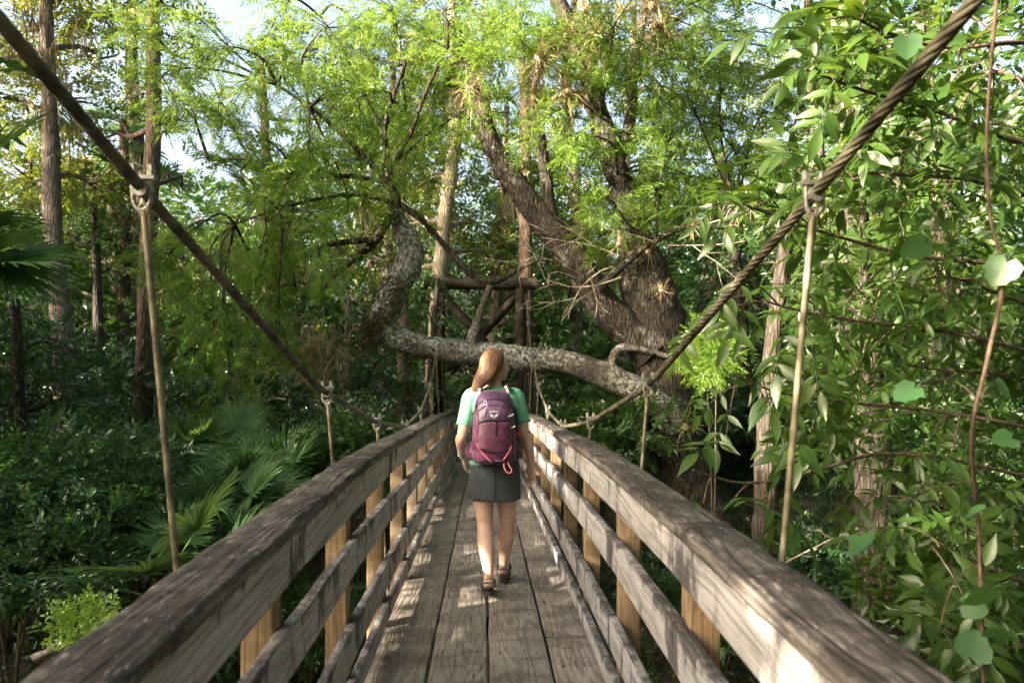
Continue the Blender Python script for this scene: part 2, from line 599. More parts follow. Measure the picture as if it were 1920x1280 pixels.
def board(name, mat, x0, x1, y0, y1, zt, h, parent, bend=None, round_=.008, n=9, jit=.0016, rng=RNG):
    """a plank along y; its top follows zt(y) when bend is set, else a straight chord"""
    yc = (y0 + y1) / 2
    xc = (x0 + x1) / 2
    yy = np.linspace(y0, y1, n)
    top = zt(yy) if bend else np.linspace(float(zt(y0)), float(zt(y1)), n)
    zc = float(np.mean(top)) - h / 2
    w = (x1 - x0) / 2
    q = h / 2
    r = round_
    prof = []
    for cx, cz, a0 in ((w - r, q - r, 0), (-w + r, q - r, 90), (-w + r, -q + r, 180), (w - r, -q + r, 270)):
        for k in range(3):
            a = math.radians(a0 + k * 45)
            prof.append((cx + r * math.cos(a), cz + r * math.sin(a)))
    prof = np.array(prof)
    P = len(prof)
    V = []
    for i in range(n):
        j = rng.normal(0, jit, (P, 2))
        e = 1.0
        for k in range(P):
            V.append((prof[k, 0] * e + j[k, 0], yy[i] - yc, top[i] - h / 2 - zc + prof[k, 1] * e + j[k, 1]))
    idx = np.arange(n * P).reshape(n, P)
    nx = np.roll(idx, -1, 1)
    F = np.stack([idx[:-1], idx[1:], nx[1:], nx[:-1]], -1).reshape(-1, 4)
    b = MB()
    b.add(V, F)
    for row, rev in ((0, False), (n - 1, True)):
        ring = np.array(V)[idx[row]]
        f = np.array([[i, (i + 1) % P, P] for i in range(P)])
        if rev:
            f = f[:, ::-1]
        b.add(np.vstack([ring, ring.mean(0)]), f[:, ::-1])
    o = b.build(name, mat, parent, True)
    o.location = (xc, yc, zc)
    for p in o.data.polygons:
        pass
    return o


# deck planks, four across, staggered butt joints
cols = [(-.605, -.277, [-2.6, -.6, 1.55, 3.5, 5.58, 7.6, 9.7, 11.8, 14.3]),
        (-.264, .014, [-2.3, .2, 2.15, 3.05, 4.83, 6.9, 8.9, 11.0, 14.3]),
        (.027, .322, [-2.4, .1, 2.4, 4.81, 6.7, 8.8, 11.0, 14.3]),
        (.335, .615, [-2.5, -.4, 1.6, 3.85, 5.55, 7.6, 9.6, 11.7, 14.3])]
nails = MB()
for x0, x1, js in cols:
    for a, b in zip(js[:-1], js[1:]):
        dz = RNG.uniform(-.003, .003)
        board('plank', M['deck'], x0 + RNG.uniform(-.003, .003), x1 + RNG.uniform(-.003, .003), a + .004, b - .004,
              lambda y, dz=dz: deck_z(y) + dz, .045, bridge, bend=True, round_=.007, n=12)
        for yy in np.concatenate([[a + .05, b - .05], np.arange(a + .6, b - .3, .62)]):
            for xx in (x0 + .05, x1 - .05):
                z = float(deck_z(yy)) + .0035
                ball(nails, (xx + RNG.uniform(-.015, .015), yy, z), (.006, .007, .003), 6, 3)
tag(nails.build('nail_heads', M['nail'], bridge), kind='stuff')

# posts every 1.03 m, rails on their inner sides
POSTS = [.93 + 1.03 * k for k in range(-2, 13)]
post_mb = MB()
for sx in (-1, 1):
    for y in POSTS:
        zt = float(rail_z(y)) - .042
        h = zt - (float(deck_z(y)) - .30)
        j = RNG.uniform(-.012, .012)
        xa, xb = sx * .574, sx * .662
        o = board('post', M['post'], min(xa, xb) - sx * 0, max(xa, xb), 0, h, lambda q: np.zeros_like(np.asarray(q, float)), .086, bridge, round_=.006, n=4)
        # turn the board upright: its length becomes vertical
        o.rotation_euler = (math.radians(90), 0, 0)
        o.location = ((xa + xb) / 2, y + .043 + j, zt - h / 2)
    # handrail cap
    cj = [-1.13, .93 - .03, 2.93, 4.99 + .02, 7.05, 9.1, 11.2, 13.4] if sx < 0 else [-1.13, -.1, 1.87, 3.9, 5.95, 8.1, 10.2, 12.3, 13.4]
    for a, b in zip(cj[:-1], cj[1:]):
        cut = [a] + [p for p in POSTS if a + .2 < p < b - .2] + [b]
        ra = np.array([float(rail_z(c)) for c in cut])
        lift = RNG.uniform(-.004, .004)
        xa, xb = sx * .507, sx * .647
        board('handrail_cap', M['cap'], min(xa, xb), max(xa, xb), a + .003, b - .003,
              lambda y, cut=cut, ra=ra, lift=lift: np.interp(y, cut, ra) + lift, .04, bridge, bend=True, round_=.011, n=25, jit=.0022)
    # boards: (top offset from the rail line, height)
    for off, h, js in ((-.0435, .14, 2), (-.315, .135, 1), (-.66, .135, 1), (-.90, .088, 1)):
        jn = [-1.13] + [p + .043 + (0.0 if sx < 0 else 1.03) for i, p in enumerate(POSTS) if i % (2 if js == 2 else 1) == (0 if sx > 0 else 1) % (2 if js == 2 else 1) and p > -1] + [13.4]
        jn = sorted(set(round(v, 3) for v in jn if -1.14 < v < 13.41))
        for a, b in zip(jn[:-1], jn[1:]):
            if b - a < .15:
                continue
            dz = RNG.uniform(-.005, .005)
            xa, xb = sx * .5345, sx * .5725
            board('rail_board', M['rail'], min(xa, xb), max(xa, xb), a + .0025, b - .0025,
                  lambda y, off=off, dz=dz: rail_z(y) + off + dz, h, bridge, round_=.006, n=5, jit=.0012)


# cables
CK_Y = [-1.5, .21, 1.77, 3.33, 4.89, 6.45, 8.01, 9.57, 11.13, 12.69, 14.1, 15]
CK_Z = [3.2, 2.55, 1.90, 1.318, .975, .755, .745, .925, 1.30, 1.83, 2.46, 2.9]


def cab_z(y):
    s = np.linspace(-.22, .22, 9)
    return np.mean([np.interp(np.asarray(y, float) + q, CK_Y, CK_Z) for q in s], axis=0)


def cab_x(y):
    return .715 + np.where(y < 7.0, .0044, .0021) * (y - 7.0) ** 2


HANG = [.21 + 1.56 * k for k in range(0, 9)]
for sx in (-1, 1):
    yy = np.linspace(.0, 14.1, 700)
    path = np.stack([sx * cab_x(yy), yy, cab_z(yy)], -1)
    T, N, B = frames(path)
    s = np.concatenate([[0], np.cumsum(np.linalg.norm(np.diff(path, axis=0), axis=1))])
    cb = MB()
    for k in range(6):
        a = s / .235 * 2 * math.pi * sx + k * math.pi / 3
        p = path + .0092 * (np.cos(a)[:, None] * N + np.sin(a)[:, None] * B)
        tube(cb, p, .0063, 6, cap=False)
    tube(cb, path[::8], .006, 5, cap=False)
    cb.build('cable', M['cable'], bridge)
    # hangers with clamp, saddle and nuts
    for y in [h + (.18 if sx < 0 and i == 1 else 0) for i, h in enumerate(HANG[1:])]:
        top = np.array([sx * float(cab_x(np.array(y))), y, float(cab_z(np.array(y)))])
        bot = np.array([sx * .655, y, float(deck_z(y)) - .12])
        o0 = Vector(top)
        hb = MB()
        d = unit(bot - top)
        p0 = d * .055
        ring = [p0 + np.array([.010 * math.cos(t), 0, .014 * math.sin(t) + .004]) for t in np.linspace(-math.pi * .5, math.pi * 1.45, 12)]
        tube(hb, np.array(ring), .0062, 6)
        tube(hb, np.array([p0, p0 + d * .16, (bot - top) * .5, bot - top]), [.0088, .0088, .0084, .0084], 8)
        tube(hb, np.array([p0 + np.array([.010, .002, .0]), p0 + d * .09 + np.array([.006, .002, 0]), p0 + d * .2]), [.0062, .006, .003], 6)
        hr = hb.build('hanger_rod', M['rod'], bridge)
        hr.location = o0
        ub = MB()
        tt = np.linspace(math.pi, 2 * math.pi, 9)
        pu = [(-.021, .0, .055)] + [(.021 * math.cos(t), 0, -.022 + .03 * math.sin(t)) for t in tt] + [(.021, 0, .055)]
        tube(ub, catmull(pu, 28), .0062, 7)
        u = ub.build('u_bolt', M['steel'], hr)
        sb = MB()
        box(sb, (-.033, -.013, .022), (.033, .013, .031))
        tube(sb, np.array([(0, -.02, -.001 + sx * 0), (0, .02, -.001)]), .0205, 10)
        sb.build('clamp_saddle', M['steel'], hr, False)
        for q in (-.021, .021):
            nb2 = MB()
            tube(nb2, np.array([(q, 0, .0315), (q, 0, .047)]), .0115, 6)
            tube(nb2, np.array([(q, 0, .0475), (q, 0, .058)]), .0098, 6)
            nb2.build('nut', M['steel'], hr, False)
    # floor beam ends and stringers
    xa, xb = sx * .34, sx * .40
    for a, b in ((-2.4, 3.0), (3.02, 8.5), (8.52, 14.2)):
        board('stringer', M['oldpost'], min(xa, xb), max(xa, xb), a, b, lambda y: deck_z(y) - .05, .18, bridge, bend=True, n=14)
for y in HANG:
    z = float(deck_z(y)) - .235
    o = board('floor_beam', M['oldpost'], -.05, .05, -.78, .78, lambda q: np.zeros_like(np.asarray(q, float)), .12, bridge, n=3)
    o.rotation_euler = (0, 0, math.radians(90))
    o.location = (0, y, z - .06)

# far timber tower
ty = 14.35
tz0 = float(ground_z(0, ty)) - .3
tower = empty('timber_tower', (0, ty, tz0), 'dark timber bridge tower with crossed braces behind the leaning limb', 'tower')


def pole(name, p, q, r, parent, mat, ref):
    b = MB()
    P = np.linspace(np.asarray(p) - ref, np.asarray(q) - ref, 7)
    tube(b, P, r, 12, .02)
    return b.build(name, mat, parent)


ref = np.array([0, ty, tz0])
tp = at(822, 540, ty)[2]
for sx in (-1, 1):
    pole('tower_post', (sx * .83 - .08, ty, tz0 - .2), (sx * .83 - .08, ty, tp), .12, tower, M['oldpost'], ref)
pole('cross_beam', (-1.2, ty - .0, tp + .09), (1.05, ty, tp + .09), .125, tower, M['oldpost'], ref)
pole('brace', (-.84, ty - .16, tp - .12), (.55, ty - .16, tp - 1.7), .085, tower, M['oldpost'], ref)
pole('brace', (.68, ty + .16, tp - .12), (-.71, ty + .16, tp - 1.7), .085, tower, M['oldpost'], ref)
# low approach fence glimpsed beyond the bridge on both sides
for nm, lab, pa, pb in (('plank_fence', 'low yellowish plank fence glimpsed behind the palmettos left of the bridge', at(540, 868, 15), at(640, 872, 15)),
                        ('plank_fence', 'low yellowish plank fence glimpsed behind the big trunk right of the bridge', at(1195, 890, 15), at(1330, 892, 15))):
    fe = empty(nm, (float(pa[0]), float(pa[1]), float(pa[2])), lab, 'fence')
    v = pb - pa
    ln = float(np.linalg.norm(v))
    for k, zz in enumerate((0.0, -.42)):
        o = board('fence_board', M['post'], -.02, .02, 0, ln, lambda q: np.zeros_like(np.asarray(q, float)), .14, fe, n=3)
        o.rotation_euler = (0, 0, math.atan2(-v[0], v[1]))
        o.location = (v[0] / 2, v[1] / 2, zz)
    for t in (.1, .9):
        gz = float(ground_z(pa[0] + v[0] * t, pa[1] + v[1] * t)) - .15
        hh = float(pa[2]) + .12 - gz
        o = board('fence_post', M['post'], -.045, .045, 0, hh, lambda q: np.zeros_like(np.asarray(q, float)), .09, fe, n=3)
        o.rotation_euler = (math.radians(90), 0, 0)
        o.location = (v[0] * t, v[1] * t + .075, gz - float(pa[2]) + hh / 2)
# ------------------------------------------------------------------ leaf and spray templates
def tmpl_leaf(L=1.0, W=.34, fold=.05, curl=.12, seg=2, peak=.45):
    """a pointed leaf folded on its midrib: three vertices per station"""
    V, F = [(0, 0, 0)], []
    st = np.linspace(0, 1, seg + 2)[1:-1]
    for t in st:
        w = W * .5 * math.sin(math.pi * t ** (math.log(.5) / math.log(peak))) ** 1.15
        z = -curl * t * t
        V += [(-w * L, t * L, (z + fold * w / W * 2) * L), (0, t * L, z * L), (w * L, t * L, (z + fold * w / W * 2) * L)]
    V.append((0, L, -curl * L))
    tip = len(V) - 1
    F += [(0, 2, 1), (0, 3, 2)]
    for i in range(seg - 1):
        a = 1 + 3 * i
        F += [(a, a + 1, a + 4), (a, a + 4, a + 3), (a + 1, a + 2, a + 5), (a + 1, a + 5, a + 4)]
    a = 1 + 3 * (seg - 1)
    F += [(a, a + 1, tip), (a + 1, a + 2, tip)]
    return np.array(V, float), np.array(F)


def join_t(parts):
    V, F, A, n = [], [], [], 0
    for v, f, a in parts:
        V.append(v)
        F.append(np.asarray(f) + n)
        A.append(np.full(len(v), a))
        n += len(v)
    return np.vstack(V), np.vstack(F), np.concatenate(A)


def place(v, pos, yd, zd, s=1.0):
    Y = unit(yd)
    Z = unit(np.asarray(zd) - Y * np.dot(zd, Y))
    X = np.cross(Y, Z)
    return np.asarray(pos) + s * (v[:, 0:1] * X + v[:, 1:2] * Y + v[:, 2:3] * Z)


def diamond(L, W, dz=0.0):
    return np.array([(0, 0, 0), (W / 2, L * .45, dz), (0, L, -L * .08), (-W / 2, L * .45, dz)], float), np.array([(0, 1, 2), (0, 2, 3)])


def spray_broad(rng, n=9, leaf=.42, W=.44, twig=True):
    """unit-long twig with alternate leaves either side"""
    parts = []
    for i in range(n):
        t = .12 + .88 * i / (n - 1)
        s = 1 if i % 2 else -1
        ang = math.radians(rng.uniform(35, 70)) * s if i < n - 1 else 0
        yd = np.array([math.sin(ang), math.cos(ang), rng.uniform(-.35, .15)])
        v, f = diamond(leaf * rng.uniform(.75, 1.15), leaf * W * rng.uniform(.85, 1.1), .03)
        parts.append((place(v, (0.03 * s, t * .9, -.12 * t * t + rng.uniform(-.03, .03)), yd, (rng.uniform(-.5, .5), rng.uniform(-.4, .3), 1)), f, rng.uniform(-.25, .25)))
    if twig:
        tv = np.array([(-.008, 0, 0), (.008, 0, 0), (0, .9, -.10)])
        parts.append((tv, np.array([(0, 1, 2)]), 0))
    return join_t(parts)


def spray_cypress(rng, n=15):
    """feathery drooping twig with narrow branchlets"""
    parts = []
    for i in range(n):
        t = .06 + .94 * i / (n - 1)
        s = 1 if i % 2 else -1
        ang = math.radians(rng.uniform(28, 62)) * s if i < n - 1 else 0
        L = .40 * rng.uniform(.7, 1.2) * (1.1 - .5 * t)
        yd = np.array([math.sin(ang), math.cos(ang), rng.uniform(-.55, .2)])
        v, f = diamond(L, .062 * rng.uniform(.8, 1.3), .0)
        v[2, 2] -= L * .12
        parts.append((place(v, (0, t, -.20 * t * t), yd, (rng.uniform(-.8, .8), rng.uniform(-.3, .3), 1)), f, rng.uniform(-.2, .2)))
    parts.append((np.array([(-.007, 0, 0), (.007, 0, 0), (0, .95, -.18)]), np.array([(0, 1, 2)]), 0))
    return join_t(parts)


TR = np.random.default_rng(3)
BROAD = [spray_broad(TR, 9, .42, .46) for _ in range(4)]
BIGLEAF = [spray_broad(TR, 7, .55, .42) for _ in range(3)]
CYP = [spray_cypress(TR) for _ in range(5)]
COARSE = [spray_broad(TR, 5, .62, .55, False) for _ in range(3)]


def put_sprays(mb, temps, pos, dirs, size, rng, a0=0.0, m=0, flat=.6):
    """scatter a mixed choice of spray templates"""
    pos = np.asarray(pos)
    dirs = np.asarray(dirs)
    n = len(pos)
    ch = rng.integers(0, len(temps), n)
    s = size * rng.uniform(.7, 1.3, n)
    z = np.array([0, 0, 1.0]) + rng.normal(0, flat, (n, 3))
    a = np.clip(rng.uniform(.0, 1, n) * .8 + .1 + a0, 0, 1)
    for k, (v, f, ta) in enumerate(temps):
        i = ch == k
        scatter(mb, v, f, pos[i], dirs[i], z[i], s[i], a[i], m, ta)


def cloud(rng, c, r, n, fill=.45):
    """points and outward directions in an uneven ellipsoid, denser at its outside"""
    d = unit(rng.normal(0, 1, (n, 3)))
    rad = (fill + (1 - fill) * rng.uniform(0, 1, n)) ** .7
    lump = 1 + .22 * np.sin(d[:, 0] * 5 + c[0] * 3) * np.cos(d[:, 2] * 4 + c[1]) + .15 * np.sin(d[:, 1] * 9 + c[2])
    p = np.asarray(c) + d * (rad * lump)[:, None] * np.asarray(r)
    return p, d


def grow(mb, p, d, L, r, rng, depth, tips, sides=6, wander=.25, up=.1, kids=3, m=0, keep=.55):
    """a branch with forks; tips receives (position, direction) along the last orders"""
    n = 6
    P = [np.asarray(p, float)]
    dd = unit(d)
    for i in range(n):
        dd = unit(dd + rng.normal(0, wander, 3) * .45 + np.array([0, 0, up]) * .18)
        P.append(P[-1] + dd * L / n)
    P = np.array(P)
    R = np.linspace(r, max(r * .35, .003), n + 1)
    tube(mb, P, R, sides, .05, cap=False, m=m, rng=rng)
    if depth <= 1:
        for i in range(2, n + 1):
            tips.append((P[i], unit(P[i] - P[i - 1])))
    if depth > 0:
        for k in range(kids):
            i = rng.integers(2, n + 1)
            a = unit(np.cross(dd, rng.normal(0, 1, 3)))
            nd = unit(unit(P[i] - P[i - 1]) * .75 + a * rng.uniform(.5, .95))
            grow(mb, P[i], nd, L * rng.uniform(.45, .7), R[i] * .7, rng, depth - 1, tips, max(4, sides - 1), wander, up, kids, m, keep)


def smooth_noise(rng, n):
    e = rng.normal(0, 1, (n + 8, 3))
    return sum(e[i:i + n] for i in range(9)) / 9


def limb(mb, pts, sides=12, n=None, rough=.07, m=0, rng=RNG, ref=None, cap=True):
    """main stem through control points (x, y, z, radius)"""
    pts = np.asarray(pts, float)
    Q = catmull(pts, n or max(8, len(pts) * 6))
    P = Q[:, :3] + smooth_noise(rng, len(Q)) * (Q[:, 3:4] * .10)
    if ref is not None:
        P = P - ref
    tube(mb, P, np.maximum(Q[:, 3], .0012), sides, rough, cap, m=m, rng=rng)
    return P, Q[:, 3]


def pix(lst, d):
    """(px, py, radius[, depth]) control points in the photograph -> world"""
    return np.array([[*at(q[0], q[1], q[3] if len(q) > 3 else d), q[2]] for q in lst])


# ------------------------------------------------------------------ the leaning cypress whose limb crosses the bridge
D0 = 12.0
rb = at(1310, 1000, D0)
base = np.array([rb[0], rb[1], float(ground_z(rb[0], rb[1])) - .1])
cyp = empty('cypress_tree', base, 'big leaning bald cypress, one grey limb lying across above the bridge', 'tree')
rg = np.random.default_rng(21)
tb = MB()
limb(tb, np.vstack([[*(base + np.array([.1, 0, -.3])), .62], pix([(1308, 985, .50), (1285, 900, .42), (1258, 790, .40), (1240, 690, .44), (1226, 600, .47), (1212, 530, .42), (1204, 470, .32)], D0)]), 24, 70, .06, rng=rg, ref=base)
tb.build('trunk', M['bark_cypress'], cyp, loc=None)
tb = MB()
limb(tb, pix([(1212, 560, .29), (1192, 440, .24), (1158, 330, .21), (1125, 220, .19), (1098, 120, .17), (1062, 40, .15), (1020, -60, .12)], D0 + .5), 14, 50, .09, rng=rg, ref=base)
limb(tb, pix([(1150, 310, .13), (1180, 240, .11), (1190, 120, .09), (1215, 0, .07), (1250, -80, .05)], D0 + .5), 10, 30, .08, rng=rg, ref=base)
tb.build('limb', M['bark_cypress'], cyp)
tb = MB()
limb(tb, pix([(1225, 660, .33), (1180, 620, .30), (1120, 555, .26), (1065, 470, .24), (1010, 405, .22), (960, 335, .20), (920, 265, .17), (898, 180, .14), (880, 125, .10), (860, 60, .06)], D0 - .2), 18, 70, .06, rng=rg, ref=base)
limb(tb, pix([(1040, 440, .13), (1024, 330, .10), (1012, 250, .085), (1000, 170, .07), (1030, 90, .05)], D0 - .2), 9, 30, .08, rng=rg, ref=base)
limb(tb, pix([(1085, 440, .06), (1120, 395, .05), (1150, 350, .03)], D0 - .4), 7, 14, .08, rng=rg, ref=base)
limb(tb, pix([(1120, 545, .08), (1165, 500, .065), (1230, 450, .05), (1300, 420, .04), (1380, 400, .03)], D0 - .6), 8, 24, .1, rng=rg, ref=base)
tb.build('limb', M['bark_cypress'], cyp)
tb = MB()
hl = pix([(1275, 800, .20), (1225, 752, .215), (1165, 716, .21), (1105, 692, .20), (1045, 676, .205), (985, 673, .20), (905, 664, .205), (840, 656, .20), (785, 647, .19), (740, 632, .20), (716, 606, .21), (726, 574, .21), (744, 540, .215),
          (762, 508, .22), (771, 476, .215), (764, 447, .20), (750, 422, .155), (744, 396, .11)], 11.5)
limb(tb, hl, 20, 130, .045, rng=rg, ref=base)
limb(tb, pix([(1150, 706, .095), (1146, 682, .075), (1157, 658, .075), (1180, 652, .06), (1225, 660, .05), (1250, 668, .04)], 11.5), 10, 24, .07, rng=rg, ref=base)
limb(tb, pix([(884, 655, .10), (887, 630, .085), (896, 598, .065), (908, 565, .06), (920, 535, .055)], 11.4), 9, 20, .08, rng=rg, ref=base)
limb(tb, pix([(712, 632, .09), (690, 640, .05), (680, 642, .02)], 11.4), 7, 8, .1, rng=rg, ref=base)
for q in ((1010, 655), (1024, 655), (985, 656), (900, 648)):
    limb(tb, pix([(q[0], q[1] + 8, .04), (q[0] + 1, q[1] - 1, .03), (q[0] + 3, q[1] - 7, .015)], 11.4), 6, 5, .1, rng=rg, ref=base)
tb.build('limb', M['bark_lichen'], cyp)
# moss-hung side branches
tb = MB()
ml = MB()
mossy = [pix([(745, 400, .075), (720, 425, .075), (700, 455, .07), (660, 490, .045), (625, 520, .03), (606, 545, .02)], 11.3),
         pix([(752, 385, .06), (800, 420, .055), (850, 480, .055), (890, 518, .06), (920, 528, .06), (960, 512, .045), (1010, 488, .03), (1060, 492, .02)], 11.5),
         pix([(742, 405, .09), (742, 370, .085), (732, 320, .06), (722, 250, .05), (735, 190, .04), (760, 120, .03)], 11.5),
         pix([(735, 350, .05), (690, 300, .045), (640, 250, .04), (580, 200, .03), (520, 160, .02)], 11.3),
         pix([(735, 380, .04), (670, 365, .035), (600, 372, .03), (520, 392, .025), (440, 420, .018)], 11.0),
         pix([(740, 345, .04), (650, 330, .035), (560, 330, .03), (470, 300, .02), (390, 300, .015)], 11.4),
         pix([(735, 320, .04), (770, 250, .035), (800, 170, .03), (840, 90, .02)], 11.6),
         pix([(690, 450, .05), (640, 455, .045), (605, 462, .03), (585, 470, .02)], 11.2),
         pix([(722, 250, .03), (680, 170, .025), (640, 90, .02), (600, 30, .014)], 11.6)]
for i, q in enumerate(mossy):
    P, R = limb(tb, q, 7, 30, .12, rng=rg, ref=base)
    if i in (0, 1, 7):
        k = 260 if i != 7 else 160
        pi = rg.integers(0, len(P), k)
        jit = rg.normal(0, .05, (k, 3))
        v, f = diamond(1.0, .10)
        scatter(ml, v, f, P[pi] + jit, rg.normal(0, .5, (k, 3)) + np.array([0, 0, -.7]), rg.normal(0, 1, (k, 3)), rg.uniform(.05, .16, k), rg.uniform(0, 1, k))
tb.build('branch', M['bark_dark'], cyp)
# moss on the outer side of the upturned limb
for q in pix([(735, 560, 0), (715, 590, 0), (700, 620, 0), (690, 640, 0), (745, 530, 0), (700, 600, 0)], 11.35):
    k = 170
    v, f = diamond(1.0, .10)
    scatter(ml, v, f, q[:3] - base + rg.normal(0, .09, (k, 3)), rg.normal(0, .5, (k, 3)) + np.array([-.3, 0, -.7]), rg.normal(0, 1, (k, 3)), rg.uniform(.08, .24, k), rg.uniform(0, 1, k))
tag(ml.build('moss', M['moss'], cyp), kind='stuff')

# foliage: branches from the limbs towards where the sprays hang
spots_l = [(330, 130), (380, 40), (450, 90), (520, 30), (600, 60), (420, 200), (355, 190), (500, 260), (560, 180), (620, 130), (650, 240), (480, 140), (540, 100),
           (430, 440), (350, 440), (310, 470), (420, 540), (480, 480), (550, 500), (460, 620), (400, 560), (430, 690), (520, 580), (620, 430), (640, 330), (550, 330), (580, 270), (690, 110), (660, 40), (500, 430), (540, 440), (560, 600),
           (300, 60), (680, 180), (720, 300), (470, 340)]
spots_t = [(700, 60), (780, 100), (850, 60), (920, 40), (980, 80), (820, 160), (880, 220), (760, 200), (1000, 150), (700, 150), (740, 20), (830, 20), (900, 110), (960, 20), (790, 260), (850, 120)]
spots_r = [(1150, 60), (1250, 90), (1330, 60), (1400, 120), (1440, 200), (1300, 200), (1220, 170), (1380, 280), (1250, 280), (1180, 330), (1330, 350), (1450, 320), (1420, 60), (1500, 100), (1200, 400), (1150, 380),
           (1280, 20), (1350, 160), (1480, 30), (1290, 330), (1260, 230), (1340, 240), (1410, 350), (1190, 250), (1490, 230), (1060, 300), (1130, 440), (1320, 120), (1070, 60), (1110, 150), (1040, 210), (1160, 120), (1090, 250), (1200, 80), (1120, 20), (1230, 350), (1010, 60)]
fol = MB()
br = MB()
roots_l = [q[-1 - j][:3] for q in mossy[2:6] for j in (0, 1)] + [mossy[8][-1][:3]]
roots_t = [mossy[6][-1][:3], mossy[2][-1][:3], at(880, 125, 11.8), at(1000, 170, 11.8), at(898, 180, 11.8)]
roots_r = [at(1125, 220, 12.4), at(1158, 330, 12.4), at(1190, 120, 12.4), at(1215, 0, 12.4), at(1380, 400, 11.4), at(1230, 450, 11.4)]
for spots, roots, dr, npr in ((spots_l, roots_l, (9.4, 12.2), 78), (spots_t, roots_t, (10.6, 13.0), 85), (spots_r, roots_r, (10.4, 13.2), 85)):
    for s in spots:
        d = rg.uniform(*dr)
        e = at(s[0], s[1], d)
        r0 = min(roots, key=lambda q: np.linalg.norm(q - e))
        mid = (r0 + e) / 2 + rg.normal(0, .12, 3) + np.array([0, 0, .12])
        P = catmull(np.array([r0, mid, e, e + (e - mid) * .4 + np.array([0, 0, -.12])]), 14)
        tube(br, P - base, np.linspace(.026, .006, 14), 5, .08, cap=False, rng=rg)
        # secondary twigs, sprays set along them
        for k in range(npr // 5):
            i = rg.integers(5, 14)
            dv = unit(unit(P[min(i, 13)] - P[i - 1]) * .6 + rg.normal(0, .7, 3) * np.array([1, 1, .6]) + np.array([0, 0, -.1]))
            L = rg.uniform(.35, .75)
            q = np.array([P[i] + dv * L * t + np.array([0, 0, -.18 * t * t * L]) for t in np.linspace(0, 1, 5)])
            tube(br, q - base, np.linspace(.008, .003, 5), 3, cap=False, rng=rg)
            pos = q[rg.integers(1, 5, 7)] - base + rg.normal(0, .05, (7, 3))
            put_sprays(fol, CYP, pos, dv + rg.normal(0, .55, (7, 3)) + np.array([0, 0, -.15]), .245, rg)
tag(br.build('twigs', M['bark_cypress'], cyp), kind='stuff')
tag(fol.build('foliage', M['cypress'], cyp, False), kind='stuff')
# children built in coordinates relative to the tree foot
# pale dead twigs in front of the trunk
tw = MB()
tips = []
for s, e in (((1160, 480), (1010, 470)), ((1165, 520), (1030, 560)), ((1150, 500), (1000, 520)), ((1230, 455), (1120, 400)), ((1300, 430), (1420, 380)), ((1260, 640), (1330, 600)), ((1250, 460), (1400, 470))):
    a, b = at(*s, 11.2), at(*e, 10.9)
    grow(tw, a - base, b - a, np.linalg.norm(b - a), .014, rg, 2, tips, 4, .3, 0.0, 3)
tag(tw.build('dead_twigs', M['twig'], cyp), kind='stuff')


def air_plant(px, py, d, size, label, n=70, hang=.0):
    """a tuft of stiff arching blades perched on a branch"""
    p = at(px, py, d)
    o = MB()
    v = np.array([(-.5, 0, 0), (.5, 0, 0), (.38, .5, .10), (-.38, .5, .10), (0, 1, -.05)], float) * np.array([.045, 1, 1])
    f = np.array([(0, 1, 2), (0, 2, 3), (3, 2, 4)])
    dirs = unit(rg.normal(0, 1, (n, 3)) + np.array([0, 0, .25 - hang]))
    scatter(o, v, f, dirs * .02, dirs, rg.normal(0, .3, (n, 3)) + np.array([0, 0, 1.0]), size * rg.uniform(.55, 1.1, n), rg.uniform(0, 1, n))
    ball(o, (0, 0, 0), size * .16, 7, 5)
    ob = o.build('air_plant', M['airplant'], None, False)
    ob.location = p
    tag(ob, label, 'air plant', 'air plants perched on the cypress limbs')


for a in ((1002, 185, 11.0, .40, 'spiky tan air plant on the thin upright stem above the woman'),
          (1062, 70, 11.0, .48, 'sunlit tan air plant high on the pale upper limb'),
          (1095, 20, 11.0, .46, 'sunlit tan air plant at the very top of the pale limb'),
          (1225, 12, 11.0, .55, 'large straw-coloured air plant at the top edge right of the pale limb'),
          (1165, 30, 11.0, .42, 'straw air plant between the pale limb and the large straw one at the top edge'),
          (1160, 458, 11.2, .30, 'brown air plant beside the dead twigs on the big trunk'),
          (1215, 470, 11.4, .34, 'brown air plant on top of the thick grey trunk'),
          (1285, 800, 11.3, .40, 'grey skirted air plant low on the big trunk above the right handrail'),
          (1240, 545, 11.3, .26, 'small air plant half way up the thick grey trunk'),
          (1385, 398, 11.2, .36, 'brown air plant on the drooping branch right of the big trunk'),
          (1300, 425, 11.2, .28, 'small brown air plant on the same drooping branch nearer the trunk'),
          (900, 150, 11.0, .34, 'brown air plant on the broken end of the leaning limb'),
          (1090, 190, 11.0, .34, 'tan air plant half way up the sunlit pale limb')):
    air_plant(*a)
for a in ((1012, 110, 10.8, .62, 'long straw-coloured tuft hanging in the sunlit canopy above the upright stem', 90, .9),
          (1065, 175, 10.9, .60, 'long straw-coloured tuft hanging between the upright stem and the upper limb', 90, .9),
          (1118, 70, 10.8, .66, 'shaggy straw tuft hanging from the upper limb near the top edge', 110, .9),
          (1240, 45, 10.8, .70, 'widest straw tuft hanging near the top edge right of the upper limb', 120, .9),
          (880, 170, 10.9, .50, 'short straw tuft hanging at the broken end of the leaning limb', 80, .9)):
    air_plant(*a)
